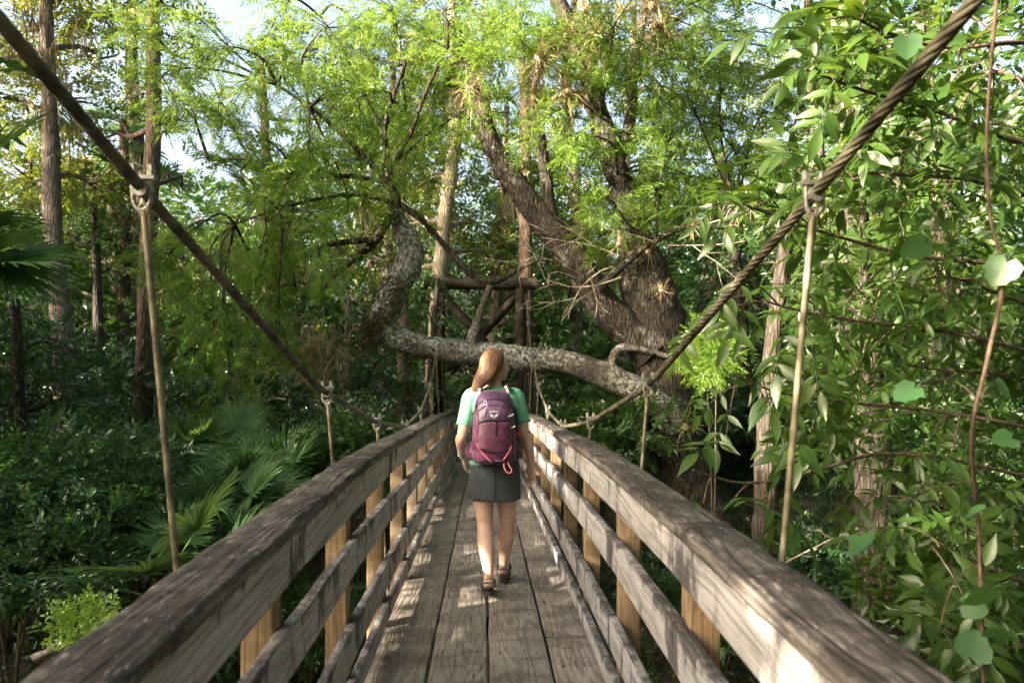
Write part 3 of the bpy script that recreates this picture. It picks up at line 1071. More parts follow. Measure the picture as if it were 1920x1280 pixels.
# grey-brown tangle hanging from the left branch
nest = MB()
p0 = at(600, 655, 10.8)
k = 420
v, f = diamond(1.0, .05)
pos = rg.normal(0, 1, (k, 3)) * np.array([.20, .18, .28])
scatter(nest, v, f, pos, rg.normal(0, .8, (k, 3)) + np.array([0, 0, -.6]), rg.normal(0, 1, (k, 3)), rg.uniform(.12, .38, k), rg.uniform(0, 1, k))
tips = []
for k in range(7):
    grow(nest, (0, 0, .1), (-1, rg.uniform(-.3, .3), rg.uniform(-.5, .2)), rg.uniform(.6, 1.1), .011, rg, 2, tips, 4, .4, -.2, 3)
ob = nest.build('moss_tangle', M['airplant'], None, False)
ob.location = p0
tag(ob, 'tangle of grey-brown moss and dead twigs hanging over the left cable', 'moss', kind='stuff')


# ------------------------------------------------------------------ generic trees
def tree(name, label, cat, foot, stem, crowns, leaf_m, bark_m, rng, temps, size, n, group=None, droop=0.0, fill=.4, kids=3):
    """trunk through stem points, limbs reaching into each crown lobe, sprays in the lobes"""
    foot = np.asarray(foot, float)
    t = empty(name, foot, label, cat, group)
    tb = MB()
    P, R = limb(tb, stem, 12, None, .07, rng=rng, ref=foot)
    tb.build('trunk', M[bark_m], t)
    bb = MB()
    fm = MB()
    for c, r in crowns:
        c = np.asarray(c) - foot
        r = np.asarray(r, float)
        # limb from the closest stem point below the lobe
        dz = np.linalg.norm(P - c, axis=1) + np.where(P[:, 2] > c[2] - .2, 1.5, 0)
        i = int(np.argmin(dz))
        mid = (P[i] + c) / 2 + rng.normal(0, .15, 3)
        L = catmull(np.array([P[i], mid, c]), 10)
        r0 = max(.012, min(R[i] * .55, .09))
        tube(bb, L, np.linspace(r0, r0 * .3, 10), 6, .08, cap=False, rng=rng)
        for k in range(6):
            dv = unit(rng.normal(0, 1, 3))
            j = rng.integers(5, 10)
            e = c + dv * r * .8
            Q = catmull(np.array([L[j], (L[j] + e) / 2 + rng.normal(0, .1, 3), e]), 7)
            tube(bb, Q, np.linspace(r0 * .4, r0 * .12, 7), 4, cap=False, rng=rng)
        vol = float(np.prod(r)) ** (1 / 3)
        k = max(12, int(n * vol ** 2))
        p, d = cloud(rng, c, r, k, fill)
        put_sprays(fm, temps, p, d + rng.normal(0, .5, (k, 3)) + np.array([0, 0, -droop]), size, rng)
    tag(bb.build('branches', M[bark_m], t), kind='stuff')
    tag(fm.build('foliage', M[leaf_m], t, False), kind='stuff')
    return t


def gz(p):
    return float(ground_z(p[0], p[1]))


rt = np.random.default_rng(77)


def photo_tree(name, label, cat, d, stem, crown, leaf_m, bark_m, temps, size, n, group=None, droop=.1, fill=.4):
    """stem: (px, py, radius[, depth]); crown: (px, py, radius_x, radius_z[, depth])"""
    S = pix(stem, d)
    ft = S[0, :3].copy()
    z = gz(ft)
    if z < ft[2] - .02:
        S = np.vstack([[ft[0], ft[1], z - .15, S[0, 3] * 1.15], S])
    foot = (S[0, 0], S[0, 1], z)
    C = [(at(q[0], q[1], q[4] if len(q) > 4 else d + rt.uniform(.1, 1.9)), (q[2], q[2] * 1.0, q[3])) for q in crown]
    return tree(name, label, cat, foot, S, C, leaf_m, bark_m, rt, temps, size, n, group, droop, fill)


photo_tree('hardwood_tree', 'tall moss-hung tree with grey trunk near the left edge', 'tree', 14,
           [(122, 860, .22), (118, 640, .19), (100, 450, .165), (95, 250, .15), (88, 60, .13), (80, -120, .10)],
           [(60, 60, 1.0, .8), (150, 20, .9, .7), (40, 190, .9, .7), (140, 190, .8, .6), (50, 330, .8, .7), (160, 330, .8, .6), (-30, 120, .9, .9), (110, -60, 1.3, .8), (30, 440, .7, .6), (190, 110, .7, .5)],
           'broad_yellow', 'bark', BROAD, .30, 190)
t0_ = [o for o in COL.objects if o.name == 'hardwood_tree'][0]
hm = MB()
for q in ((70, 40), (100, 90), (60, 110), (120, 150), (85, 200), (50, 20), (150, 60), (140, 230), (30, 90)):
    c_ = at(q[0], q[1], 13.7) - np.array(t0_.location)
    k = 34
    v, f = diamond(1.0, .04)
    scatter(hm, v, f, c_ + rt.normal(0, 1, (k, 3)) * np.array([.12, .12, .15]), rt.normal(0, .18, (k, 3)) + np.array([0, 0, -1.0]), rt.normal(0, 1, (k, 3)), rt.uniform(.2, .6, k), rt.uniform(0, 1, k))
tag(hm.build('hanging_moss', M['moss'], t0_, False), kind='stuff')
photo_tree('hardwood_tree', 'slim red-brown tree with sparse leaves against the pale sky', 'tree', 13,
           [(268, 840, .17), (272, 640, .155), (280, 420, .14), (288, 200, .125), (286, 40, .11), (285, -120, .08)],
           [(230, 60, .6, .5), (330, 30, .6, .5), (250, 170, .5, .4), (320, 200, .45, .35), (220, 250, .45, .4), (340, 110, .45, .4), (290, -40, .9, .6), (340, 330, .5, .4)],
           'broad', 'bark_red', BROAD, .26, 120)
photo_tree('understorey_tree', 'dark leafy understorey tree standing between the two left trunks', 'tree', 15.5,
           [(190, 800, .11), (185, 640, .10), (180, 480, .08), (175, 380, .06)],
           [(130, 440, .75, .5), (210, 500, .75, .55), (160, 580, 1.08, 0.68), (90, 540, 0.94, 0.68), (230, 620, 0.94, 0.68), (110, 660, 1.08, 0.68), (190, 390, 0.81, 0.54), (50, 470, 0.81, 0.68), (240, 430, 0.68, 0.54)],
           'broad', 'bark_dark', BROAD, .27, 230)
photo_tree('understorey_tree', 'dark leafy understorey tree at the left edge below the palm fronds', 'tree', 10.5,
           [(40, 860, .08), (35, 700, .07), (30, 560, .05)],
           [(20, 580, .6, .45), (80, 640, .6, .4), (-20, 660, .6, .5), (60, 720, .6, .35), (10, 760, .6, .35), (130, 740, .5, .35)],
           'under', 'bark_dark', BROAD, .25, 230)
photo_tree('understorey_tree', 'round-leaved understorey tree right behind the hanging moss tangle', 'tree', 12.6,
           [(640, 860, .07), (645, 760, .06), (650, 640, .05), (655, 560, .04)],
           [(600, 620, .5, .4), (660, 570, .5, .4), (650, 680, .5, .4), (560, 700, .5, .4), (700, 700, .4, .35), (600, 760, .5, .35), (680, 760, .45, .35), (540, 640, .45, .4), (490, 740, .45, .3)],
           'under', 'bark_pale', BIGLEAF, .27, 190)
photo_tree('understorey_tree', 'vine-clad thicket tree standing between the white limb and the tower', 'tree', 13.2,
           [(800, 800, .07), (808, 690, .06), (815, 590, .05), (822, 520, .04)],
           [(800, 560, .5, .45), (760, 620, .4, .4), (780, 710, .5, .4), (820, 640, .35, .4), (760, 760, .5, .35), (850, 590, .35, .35)],
           'broad', 'bark', BROAD, .25, 190)
photo_tree('hardwood_tree', 'pale straight trunk rising behind the tower towards the yellow canopy', 'tree', 17,
           [(812, 740, .20), (818, 600, .19), (830, 450, .17), (845, 320, .16), (852, 240, .15), (850, 100, .12), (845, -40, .09)],
           [(820, 330, .9, .7), (900, 420, .9, .7), (760, 400, .9, .7), (880, 290, .9, .7), (800, 200, 1.0, .7), (940, 470, .8, .6), (850, 60, 1.3, .9), (700, 480, .9, .7)],
           'broad_yellow', 'bark_pale', BROAD, .30, 150)
photo_tree('hardwood_tree', 'leafy tree closing the view behind the tower braces', 'tree', 19,
           [(930, 780, .16), (925, 640, .15), (935, 480, .13), (945, 330, .10), (950, 200, .07)],
           [(900, 480, 1.0, .8), (980, 520, 1.0, .8), (940, 610, 1.1, .8), (870, 580, 1.0, .8), (1010, 620, 1.0, .8), (1000, 420, 1.0, .8), (920, 700, 1.1, .7), (1040, 700, 1.0, .7), (950, 340, 1.0, .8), (1060, 540, .9, .8)],
           'broad', 'bark', BROAD, .30, 150)
photo_tree('hardwood_tree', 'dark-leaved tree in the shade right of the big trunk', 'tree', 15.5,
           [(1400, 880, .2), (1395, 720, .18), (1385, 560, .16), (1370, 420, .13), (1350, 300, .1)],
           [(1330, 520, .9, .7), (1420, 560, 1.0, .7), (1370, 430, .9, .7), (1310, 640, .9, .6), (1450, 660, 1.0, .7), (1390, 740, 1.0, .6), (1320, 760, .9, .6), (1480, 480, .9, .7), (1500, 780, 1.0, .6)],
           'broad', 'bark_dark', BROAD, .28, 170)
photo_tree('hardwood_tree', 'tall sunlit tree filling the upper right behind the near leaves', 'tree', 18,
           [(1560, 880, .25), (1555, 640, .22), (1540, 400, .19), (1525, 200, .16), (1515, 0, .12)],
           [(1480, 260, 1.2, .9), (1580, 200, 1.3, .9), (1540, 90, 1.3, .8), (1640, 320, 1.2, .9), (1500, 420, 1.2, .8), (1620, 450, 1.2, .8), (1700, 200, 1.2, .9), (1450, 140, 1.0, .8), (1660, 60, 1.3, .9), (1560, 560, 1.2, .8), (1760, 380, 1.2, .9)],
           'broad_yellow', 'bark', BROAD, .32, 120)
photo_tree('hardwood_tree', 'grey fluted trunk standing below the near leaves at the right', 'tree', 7.0,
           [(1648, 1180, .24), (1646, 1060, .205), (1642, 950, .19), (1636, 840, .18), (1625, 700, .165), (1610, 540, .15), (1600, 380, .13), (1590, 200, .11)],
           [(1640, 280, .6, .45), (1560, 200, .6, .45), (1700, 180, .6, .45), (1600, 80, .7, .5), (1720, 60, .7, .5), (1520, 320, .5, .4)],
           'broad', 'bark_dark', BROAD, .24, 120)
photo_tree('hardwood_tree', 'thin grey trunk between the big cypress and the fluted trunk', 'tree', 9.0,
           [(1436, 1060, .16), (1436, 940, .14), (1438, 820, .13), (1445, 700, .12), (1460, 560, .10), (1480, 420, .08)],
           [(1460, 500, .5, .4), (1520, 560, .5, .4), (1430, 420, .5, .4), (1500, 400, .5, .4)],
           'broad', 'bark_dark', BROAD, .24, 120)
photo_tree('hardwood_tree', 'tall background tree behind the left cypress sprays', 'tree', 20,
           [(520, 820, .2), (515, 640, .18), (505, 460, .16), (500, 300, .13), (490, 120, .1)],
           [(450, 480, 1.2, .9), (560, 430, 1.2, .9), (500, 560, 1.3, .9), (600, 540, 1.2, .9), (420, 600, 1.2, .9), (540, 680, 1.3, .8), (640, 640, 1.2, .8), (440, 720, 1.3, .8), (530, 360, 1.0, .8), (560, 100, 1.3, .9), (640, 220, 1.2, .9)],
           'broad', 'bark', BROAD, .31, 130)
photo_tree('hardwood_tree', 'yellow-green background tree seen through the upper left gap', 'tree', 22,
           [(230, 800, .2), (225, 600, .18), (215, 420, .16), (205, 280, .12)],
           [(180, 360, 1.3, 1.0), (260, 420, 1.2, .9), (130, 460, 1.3, 1.0), (210, 540, 1.4, 1.0), (290, 580, 1.3, .9), (100, 600, 1.4, 1.0), (180, 680, 1.5, .9), (300, 700, 1.4, .9), (40, 300, 1.4, 1.1), (30, 480, 1.4, 1.0), (350, 500, 1.0, .8)],
           'broad_yellow', 'bark', BROAD, .33, 120)
photo_tree('hardwood_tree', 'sunlit background tree between the pale limb and the right canopy', 'tree', 21,
           [(1180, 800, .2), (1175, 600, .18), (1170, 380, .15), (1180, 180, .12), (1190, 20, .08)],
           [(1140, 220, 1.3, 1.0), (1240, 160, 1.4, 1.0), (1100, 340, 1.2, .9), (1280, 300, 1.4, 1.0), (1200, 40, 1.4, 1.0), (1080, 120, 1.3, 1.0), (1360, 180, 1.4, 1.0), (1180, 480, 1.2, .9), (1320, 40, 1.4, 1.0), (1090, 480, 1.1, .9), (1400, 380, 1.2, .9), (990, 260, 1.2, .9)],
           'broad_yellow', 'bark_pale', BROAD, .33, 120)
photo_tree('hardwood_tree', 'sunlit background tree behind the middle of the cypress canopy', 'tree', 23,
           [(720, 800, .2), (725, 600, .18), (730, 400, .16), (735, 200, .12), (740, 20, .08)],
           [(700, 300, 1.4, 1.0), (780, 220, 1.4, 1.0), (660, 160, 1.3, 1.0), (840, 120, 1.4, 1.0), (760, 60, 1.5, 1.0), (690, 420, 1.3, 1.0), (900, 200, 1.4, 1.0), (940, 80, 1.4, 1.0), (600, 320, 1.0, .8), (660, 560, 1.3, 1.0)],
           'broad_yellow', 'bark', BROAD, .33, 110)

# far woodland that reads as one mass
wood = MB()
wr = np.random.default_rng(9)
for lay, (dist, step, hi) in enumerate(((27, 2.4, 8.0), (34, 3.0, 10.5), (44, 4.2, 13.0), (58, 5.0, 9.0))):
    for ang in np.arange(-64, 64, math.degrees(step / dist)):
        a = math.radians(ang + wr.uniform(-1, 1))
        x, y = dist * math.sin(a), dist * math.cos(a) + wr.uniform(-1.5, 1.5)
        pxx = 960 + FPX * math.tan(a - YAW) if abs(ang) < 60 else -999
        h = hi * wr.uniform(.8, 1.15)
        if 320 < pxx < 480:
            h = min(h, dist * (640 - 400) / FPX + 1.4)
        elif pxx < 330:
            h = min(h, dist * (640 - 330) / FPX + 1.4)
        g0 = float(ground_z(x, y))
        tube(wood, np.array([(x, y, g0 - .2), (x + wr.normal(0, .2), y, h * .5), (x + wr.normal(0, .4), y, h * .9)]), [.22, .16, .06], 6, .05, m=1, rng=wr)
        z = g0 + .6
        while z < h:
            r = step * .62
            c = np.array([x + wr.normal(0, step * .35), y + wr.normal(0, .9), z])
            k = 50 if z > 4.5 else 70
            p, d = cloud(wr, c, (r, r, r * .75), k, .3)
            put_sprays(wood, BROAD[:3] if lay == 0 else COARSE, p, d + wr.normal(0, .5, (k, 3)), .56 + .08 * lay, wr, wr.uniform(-.2, .2))
            z += step * .55
sun_az = math.degrees(math.atan2(SUN.x, SUN.y))
for dist, step, hi in ((19, 2.6, 10.5), (26, 3.2, 15.0)):  # unseen ring behind the viewpoint, added to cut sky fill, low towards the sun
    for ang in np.arange(66, 294, math.degrees(step / dist)):
        a = math.radians(ang + wr.uniform(-1, 1))
        x, y = dist * math.sin(a), dist * math.cos(a) + wr.uniform(-1, 1)
        off = abs((ang - sun_az + 180) % 360 - 180)
        h = hi * wr.uniform(.85, 1.15)
        if off < 24:
            h = min(h, dist * .37 * (.35 + .55 * max(0, off - 8) / 16))
        g0 = float(ground_z(x, y))
        tube(wood, np.array([(x, y, g0 - .2), (x + wr.normal(0, .2), y, h * .5), (x + wr.normal(0, .4), y, h * .9)]), [.22, .16, .06], 6, .05, m=1, rng=wr)
        z = g0 + .6
        while z < h:
            r = step * .62
            c = np.array([x + wr.normal(0, step * .35), y + wr.normal(0, .7), z])
            p, d = cloud(wr, c, (r, r, r * .75), 29, .3)
            put_sprays(wood, COARSE, p, d + wr.normal(0, .5, (29, 3)), .8, wr, wr.uniform(-.2, .2))
            z += step * .6
tag(wood.build('woodland', [M['broad'], M['bark']], None, False), 'dense green woodland closing the view behind the nearer trees, plus an unseen ring added behind the viewpoint for shade', kind='stuff')

# riverside trees past the left and rear of the frame, with leaf clusters added to break up the low sun
side = MB()
sr = np.random.default_rng(4)
for x, y, h, nl in ((-7.5, -1.6, 5.5, 4), (-9.5, 1.2, 6.0, 5), (-12, -4.5, 7, 6), (-14, 3.0, 7, 5), (-6.0, -7.5, 7, 5), (-17, -.5, 7, 5), (5, -7, 9, 9), (0.5, -9, 9, 9), (9, -3, 8, 8), (13, 2, 9, 8), (-19, 5, 12, 8), (12, 8, 10, 8), (18, 14, 12, 9), (-18, 12, 11, 8), (-24, 20, 12, 9)):
    g0 = float(ground_z(x, y))
    tube(side, catmull(np.array([(x, y, g0 - .3), (x + .2, y + .1, h * .35), (x - .1, y + .3, h * .9)]), 10), np.linspace(.22, .06, 10), 8, .07, m=1, rng=sr)
    for k in range(nl):
        c = np.array([x + sr.normal(0, 1.3), y + sr.normal(0, 1.3), sr.uniform(h * .22, h)])
        n = 95
        p, d = cloud(sr, c, (1.25, 1.25, .8), n, .3)
        put_sprays(side, COARSE, p, d + sr.normal(0, .5, (n, 3)), .36, sr)
for x0, x1, y0, y1, z0, z1, cnt in ((-10.5, -7, -5.5, 4.5, .4, 5.0, 11), (-10.5, -6.8, 4.5, 8.8, 1.5, 5.4, 15), (-9.5, -6.5, -6, -1.5, 4.0, 6.4, 7), (-8, -5.7, 5.8, 8.2, 3.6, 6.5, 9), (-14, -10, 7, 11, -1, 5.5, 10), (-3.5, 11, -9, 8.5, 7.0, 10.5, 130), (-17, -5, 14, 25, 10.5, 15, 60), (5, 17, 6, 25, 9.0, 14, 75), (-4, 6, 15, 25, 11.5, 15, 26)):  # unseen blockers without trunks: sun from the left, sky light from overhead
    for k in range(cnt):
        c = np.array([sr.uniform(x0, x1), sr.uniform(y0, y1), sr.uniform(z0, z1)])
        c[2] = max(c[2], 1.53 + .5 * c[1] + 1.2) if z0 > 6 else c[2]
        if z0 < 6 and c[1] > 2:
            c[0] = min(c[0], -.68 * c[1] - 1.3)
        n = 64
        p, d = cloud(sr, c, (1.5, 1.5, .7) if z0 > 6 else (1.1, 1.1, .6), n, .2)
        put_sprays(side, COARSE, p, d + sr.normal(0, .5, (n, 3)), .45, sr)
for x, y, r in ((3.5, -2.5, .3), (7, 3.0, .3), (-9, 18.5, .28), (11, 17, .3), (2.5, 20.5, .25)):
    tube(side, catmull(np.array([(x, y, float(ground_z(x, y)) - .3), (x + .2, y, 5), (x - .1, y + .2, 9), (x + .3, y, 13)]), 12), np.linspace(r, r * .3, 12), 8, .07, m=1, rng=sr)
tag(side.build('woodland', [M['broad'], M['bark']], None, False), 'unseen riverside trees with loose leaf clusters added to shade the view', kind='stuff')
# ------------------------------------------------------------------ palms
def frond_mesh(rng, n=34, R=.62, spread=115, droop=.35, cup=.25, petiole=.7, dead=False):
    """fan leaf: stalk from the origin along +y, folded blades radiating from its end"""
    o = MB()
    P = catmull(np.array([(0, 0, 0), (0, petiole * .5, .02), (0, petiole, -.02)]), 7)
    tube(o, P, np.linspace(.013, .007, 7), 5, cap=False, rng=rng)
    hub = P[-1]
    for i in range(n):
        t = (i / (n - 1)) * 2 - 1
        a = math.radians(spread * t + rng.normal(0, 1.5))
        L = R * (1 - .28 * abs(t) ** 2) * rng.uniform(.9, 1.06)
        d = np.array([math.sin(a), math.cos(a), 0])
        side = np.array([math.cos(a), -math.sin(a), 0])
        w = .0195 * R / .62 * (.8 if abs(t) > .8 else 1)
        st, V = (0, .3, .55, .8, 1.0), []
        dr = droop * rng.uniform(.6, 1.4)
        for k, s in enumerate(st):
            z = cup * abs(math.sin(a)) * s * L * .6 - dr * L * max(0, s - .45) ** 2 * 2.2
            ww = w * (.25, .95, 1.0, .62, .03)[k]
            c = hub + d * (s * L * (1 - .10 * dr * s)) + np.array([0, 0, z])
            V += [c - side * ww + np.array([0, 0, .006]), c - np.array([0, 0, .004]), c + side * ww + np.array([0, 0, .006])]
        F = []
        for k in range(4):
            b = 3 * k
            F += [(b, b + 1, b + 4, b + 3), (b + 1, b + 2, b + 5, b + 4)]
        o.add(V, F, np.clip(.5 + rng.normal(0, .18), 0, 1))
    return o.mesh('frond', M['palm_dead'] if dead else M['palm'], False)


pr = np.random.default_rng(31)
FROND = [frond_mesh(pr, 36, .62, 118, .10, .3), frond_mesh(pr, 32, .55, 110, .30, .2), frond_mesh(pr, 34, .66, 125, .18, .4), frond_mesh(pr, 30, .5, 105, .55, .1)]
DEADF = [frond_mesh(pr, 18, .5, 60, 1.6, .0, .6, True), frond_mesh(pr, 14, .45, 45, 1.9, .0, .5, True)]


def orient(o, yd, zd):
    Y = Vector(unit(yd))
    Z = Vector(zd)
    Z = (Z - Y * Z.dot(Y)).normalized()
    X = Y.cross(Z)
    o.rotation_mode = 'QUATERNION'
    o.rotation_quaternion = Matrix((X, Y, Z)).transposed().to_quaternion()


def palmetto(px, py, d, nf, label, size=1.0, lean=(0, 0, 0), ndead=2, name='palmetto', group='palmettos on the left bank', z0=None, spread=.85, up=(.35, 1.3)):
    p = at(px, py, d)
    z = float(ground_z(p[0], p[1])) if z0 is None else z0
    t = empty(name, (p[0], p[1], z), label, 'palm', group)
    hgt = max(0.05, p[2] - z)
    for i in range(nf + ndead):
        a = i * 2.399 + pr.uniform(-.3, .3)
        e = pr.uniform(*up) if i < nf else pr.uniform(-.9, -.3)
        dv = np.array([math.cos(a) * spread, math.sin(a) * spread, e]) + np.asarray(lean)
        me = FROND[int(pr.integers(0, 4))] if i < nf else DEADF[int(pr.integers(0, 2))]
        o = link('frond', me, t)
        if i >= nf:
            o['label'] = 'dry brown hanging frond'
        o.location = (pr.normal(0, .05), pr.normal(0, .05), hgt * pr.uniform(.75, 1.0))
        # blades face up and outward
        orient(o, dv, np.array([-math.cos(a) * e * .6, -math.sin(a) * e * .6 - .75 * (name == 'palmetto'), 1.0]) + pr.normal(0, .25, 3))
        s = size * pr.uniform(.85, 1.15)
        o.scale = (s, s, s)
    if hgt > .12:
        b = MB()
        tube(b, catmull(np.array([(0, 0, -.1), (.03, 0, hgt * .5), (0, 0, hgt)]), 6), np.linspace(.11, .08, 6) * size, 9, .15, rng=pr)
        b.build('trunk', M['bark_red'], t)
    return t


for a in ((292, 1010, 7.6, 12, 'dark palmetto with folded fans right behind the left hanger rod'),
          (405, 985, 7.4, 14, 'palmetto with drooping fans close above the left handrail'),
          (480, 930, 8.4, 15, 'palmetto with a large upright round fan right of the left hanger rod'),
          (240, 915, 9.2, 12, 'shaded palmetto in front of the slim red-brown trunk'),
          (565, 915, 9.2, 11, 'small palmetto below the low plank fence left of the bridge'),
          (395, 880, 9.8, 14, 'palmetto at the back of the clump with fans standing highest'),
          (345, 1075, 6.2, 7, 'nearest palmetto, its tan-edged fan touching the left handrail'),
          (10, 930, 7.0, 8, 'palmetto cut by the left edge of the picture, low on the bank'),
          (250, 1075, 6.6, 5, 'tiny palmetto with one pale fan low on the dark bank')):
    palmetto(*a, size=.86 if 'tiny' not in a[4] else .6)
palmetto(-150, 350, 6.6, 15, 'cabbage palm fronds hanging in from the left edge, dry tips below', 1.2, ndead=0, name='cabbage_palm', group=None, up=(-.5, .9), spread=1.0)
pp = at(440, 330, 19)
palmetto(505, 330, 19, 16, 'distant cabbage palm silhouetted against the bright sky gap', 1.5, ndead=4, name='cabbage_palm', group=None, up=(-.6, 1.0))
palmetto(232, 225, 17, 14, 'distant cabbage palm with shaggy dead fronds beside the slim trunk', 1.3, ndead=7, name='cabbage_palm', group=None, up=(-.6, 1.0))
palmetto(752, 205, 18, 14, 'sunlit cabbage palm with yellow fronds behind the cypress', 1.4, ndead=4, name='cabbage_palm', group=None, up=(-.6, 1.0))
palmetto(985, 120, 17, 15, 'sunlit cabbage palm crown behind the upright cypress stem', 1.5, ndead=6, name='cabbage_palm', group=None, up=(-.6, 1.0))

# ------------------------------------------------------------------ shrubs and ground cover
sg = np.random.default_rng(55)


GC = [spray_broad(TR, 5, .5, .55, False) for _ in range(3)]


def shrub(name, label, px, py, d, rx, rz, mat, size, n, temps=BROAD, group=None, parts=5):
    c = at(px, py, d)
    g0 = float(ground_z(c[0], c[1]))
    foot = np.array([c[0], c[1], g0])
    t = empty(name, foot, label, 'shrub', group)
    st = MB()
    fm = MB()
    for k in range(parts):
        cc = c - foot + sg.normal(0, .38, 3) * np.array([rx, rx, rz])
        r = np.array([rx, rx, rz]) * sg.uniform(.5, .75)
        L = catmull(np.array([(sg.normal(0, .06), sg.normal(0, .06), -.05), cc * np.array([.4, .4, .55]), cc]), 8)
        tube(st, L, np.linspace(.018, .006, 8), 5, cap=False, rng=sg)
        m = max(10, int(n / parts))
        p, dd = cloud(sg, cc, r, m, .3)
        put_sprays(fm, temps, p, dd + sg.normal(0, .5, (m, 3)) + np.array([0, 0, .15]), size, sg)
    tag(st.build('stems', M['stem'], t), kind='stuff')
    tag(fm.build('foliage', M[mat], t, False), kind='stuff')
    return t


shrub('shrub', 'round small-leaved dark shrub on the left bank above the lime bush', 165, 985, 6.6, .75, .6, 'under', .17, 900)
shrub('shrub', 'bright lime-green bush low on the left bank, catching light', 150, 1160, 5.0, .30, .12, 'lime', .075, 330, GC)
shrub('shrub', 'leafy shrub left of the palmettos below the grey trunk', 215, 870, 9.5, .9, .5, 'broad', .20, 700)
shrub('shrub', 'dark shrub at the left edge of the bank', 20, 1010, 6.2, .6, .5, 'under', .16, 600)
shrub('shrub', 'light green leafy shrub under the third left hanger clamp', 660, 830, 8.6, .55, .30, 'broad', .22, 320, BIGLEAF)
shrub('shrub', 'fern-like green shrub between the right handrail and the big trunk', 1150, 800, 11.5, 1.0, .55, 'broad', .22, 700)
shrub('shrub', 'feathery bright shrub right of the big trunk base', 1340, 690, 10.2, .45, .5, 'cypress', .22, 420, CYP, None, 2)
shrub('shrub', 'small green bush in the dark hollow under the right handrail', 1340, 1100, 8.0, .8, .4, 'broad', .16, 600)
shrub('shrub', 'dark green bush between the two grey trunks on the right', 1540, 1080, 8.5, .9, .5, 'under', .17, 700)
shrub('shrub', 'low bush seen through the left rail gaps', 560, 1180, 6.8, .8, .35, 'broad', .15, 600)
shrub('shrub', 'five-leaved young shrub low at the right edge behind the handrail', 1790, 1120, 4.6, .45, .4, 'hickory', .20, 260, BIGLEAF)

# understorey thicket filling the shade under the far trees: one uncountable mass
und = MB()
for dd in (13.5, 16.0, 19.5, 24.0):
    for px_ in np.arange(-150 + dd * 7, 2060, 2150 / (dd * .62)):
        p = at(px_ + sg.uniform(-50, 50), 640, dd + sg.uniform(-.8, .8))
        if abs(p[0]) < 2.0 and p[1] < 21:
            continue
        g0 = gz(p)
        mi = int(sg.integers(0, 2))
        for k in range(4):
            c_ = np.array([p[0] + sg.normal(0, .7), p[1] + sg.normal(0, .5), g0 + sg.uniform(.3, 2.1)])
            r = sg.uniform(.6, 1.0)
            m_ = 92
            q, dv = cloud(sg, c_, (r, r, r * .75), m_, .3)
            put_sprays(und, BROAD if mi else BIGLEAF, q, dv + sg.normal(0, .5, (m_, 3)), .28, sg, 0.0, mi)
tag(und.build('undergrowth', [M['under'], M['broad']], None, False), 'dark tangled undergrowth beneath the far trees', kind='stuff')

# ground cover
gcv = MB()
N = 26000
d = sg.uniform(0, 1, N) ** .75 * 20 + 3.2
px = sg.uniform(-160, 2080, N)
x = (px - 908) / FPX * d
y = d
ok = (np.abs(x) > 1.0) | (y > 12)
x, y = x[ok], y[ok]
z = ground_z(x, y)
pn = np.sin(x * 1.3 + 2) * np.cos(y * 1.1) + .6 * np.sin(x * 3.1 - y * 2.3)
ok = (z > -2.7) & (pn > -.75 + sg.uniform(-.5, .5, len(x)))
x, y, z = x[ok], y[ok], z[ok]
k = len(x)
put_sprays(gcv, GC, np.stack([x, y, z + sg.uniform(0, .30, k) * (1 + .4 * np.sin(x * 2 + y))], -1), sg.normal(0, .7, (k, 3)) + np.array([0, 0, .55]), .19, sg)
tag(gcv.build('ground_cover', M['under'], None, False), 'low green leafy ground cover on the banks', kind='stuff')
# leaf litter, fallen twigs
lit = MB()
k = 5000
d = sg.uniform(3.5, 13, k)
x = (sg.uniform(-100, 2000, k) - 908) / FPX * d
z = ground_z(x, d)
v, f = diamond(1, .5)
scatter(lit, v, f, np.stack([x, d, z + .015], -1), sg.normal(0, 1, (k, 3)) * np.array([1, 1, .2]), sg.normal(0, .3, (k, 3)) + np.array([0, 0, 1.0]), sg.uniform(.05, .11, k))
k = 130
y_ = sg.uniform(1.6, 12, k)
x_ = np.where(sg.uniform(0, 1, k) < .7, np.sign(sg.normal(0, 1, k)) * sg.uniform(.38, .56, k), sg.uniform(-.5, .5, k))
scatter(lit, v, f, np.stack([x_, y_, deck_z(y_) + .008], -1), sg.normal(0, 1, (k, 3)) * np.array([1, 1, .15]), sg.normal(0, .25, (k, 3)) + np.array([0, 0, 1.0]), sg.uniform(.018, .05, k))
tag(lit.build('leaf_litter', M['palm_dead'], None, False), 'scattered dry brown leaves on the banks', kind='stuff')
# fallen branch and root on the bank
for lab, pts in (('thin pale crooked dead branch below the fluted trunk at the right', [(1700, 1150, 5.0, .012), (1690, 1100, 5.0, .010), (1720, 1060, 5.0, .009), (1745, 1045, 5.1, .007), (1730, 1010, 5.1, .005)]),
                 ('thin pale dead branch hanging behind the second right hanger rod', [(1610, 990, 7, .012), (1560, 1010, 7, .011), (1500, 1040, 7.2, .009), (1420, 1080, 7.2, .006)]),
                 ('long bare root sticking out of the dark bank at the lower left', [(60, 1235, 4.8, .03), (110, 1210, 4.9, .025), (170, 1170, 5.2, .02)])):
    b = MB()
    P = np.array([[*at(q[0], q[1], q[2]), q[3]] for q in pts])
    ref = P[0, :3].copy()
    limb(b, P, 6, 20, .1, rng=sg, ref=ref)
    tips = []
    for q in (1, 2):
        grow(b, P[q, :3] - ref, sg.normal(0, 1, 3), .18, P[q, 3] * .5, sg, 1, tips, 4, .4, .1, 2)
    o = b.build('dead_branch', M['twig'])
    o.location = ref
    tag(o, lab, 'branch')

# ------------------------------------------------------------------ hickory tree reaching in from the right
hr_ = np.random.default_rng(66)


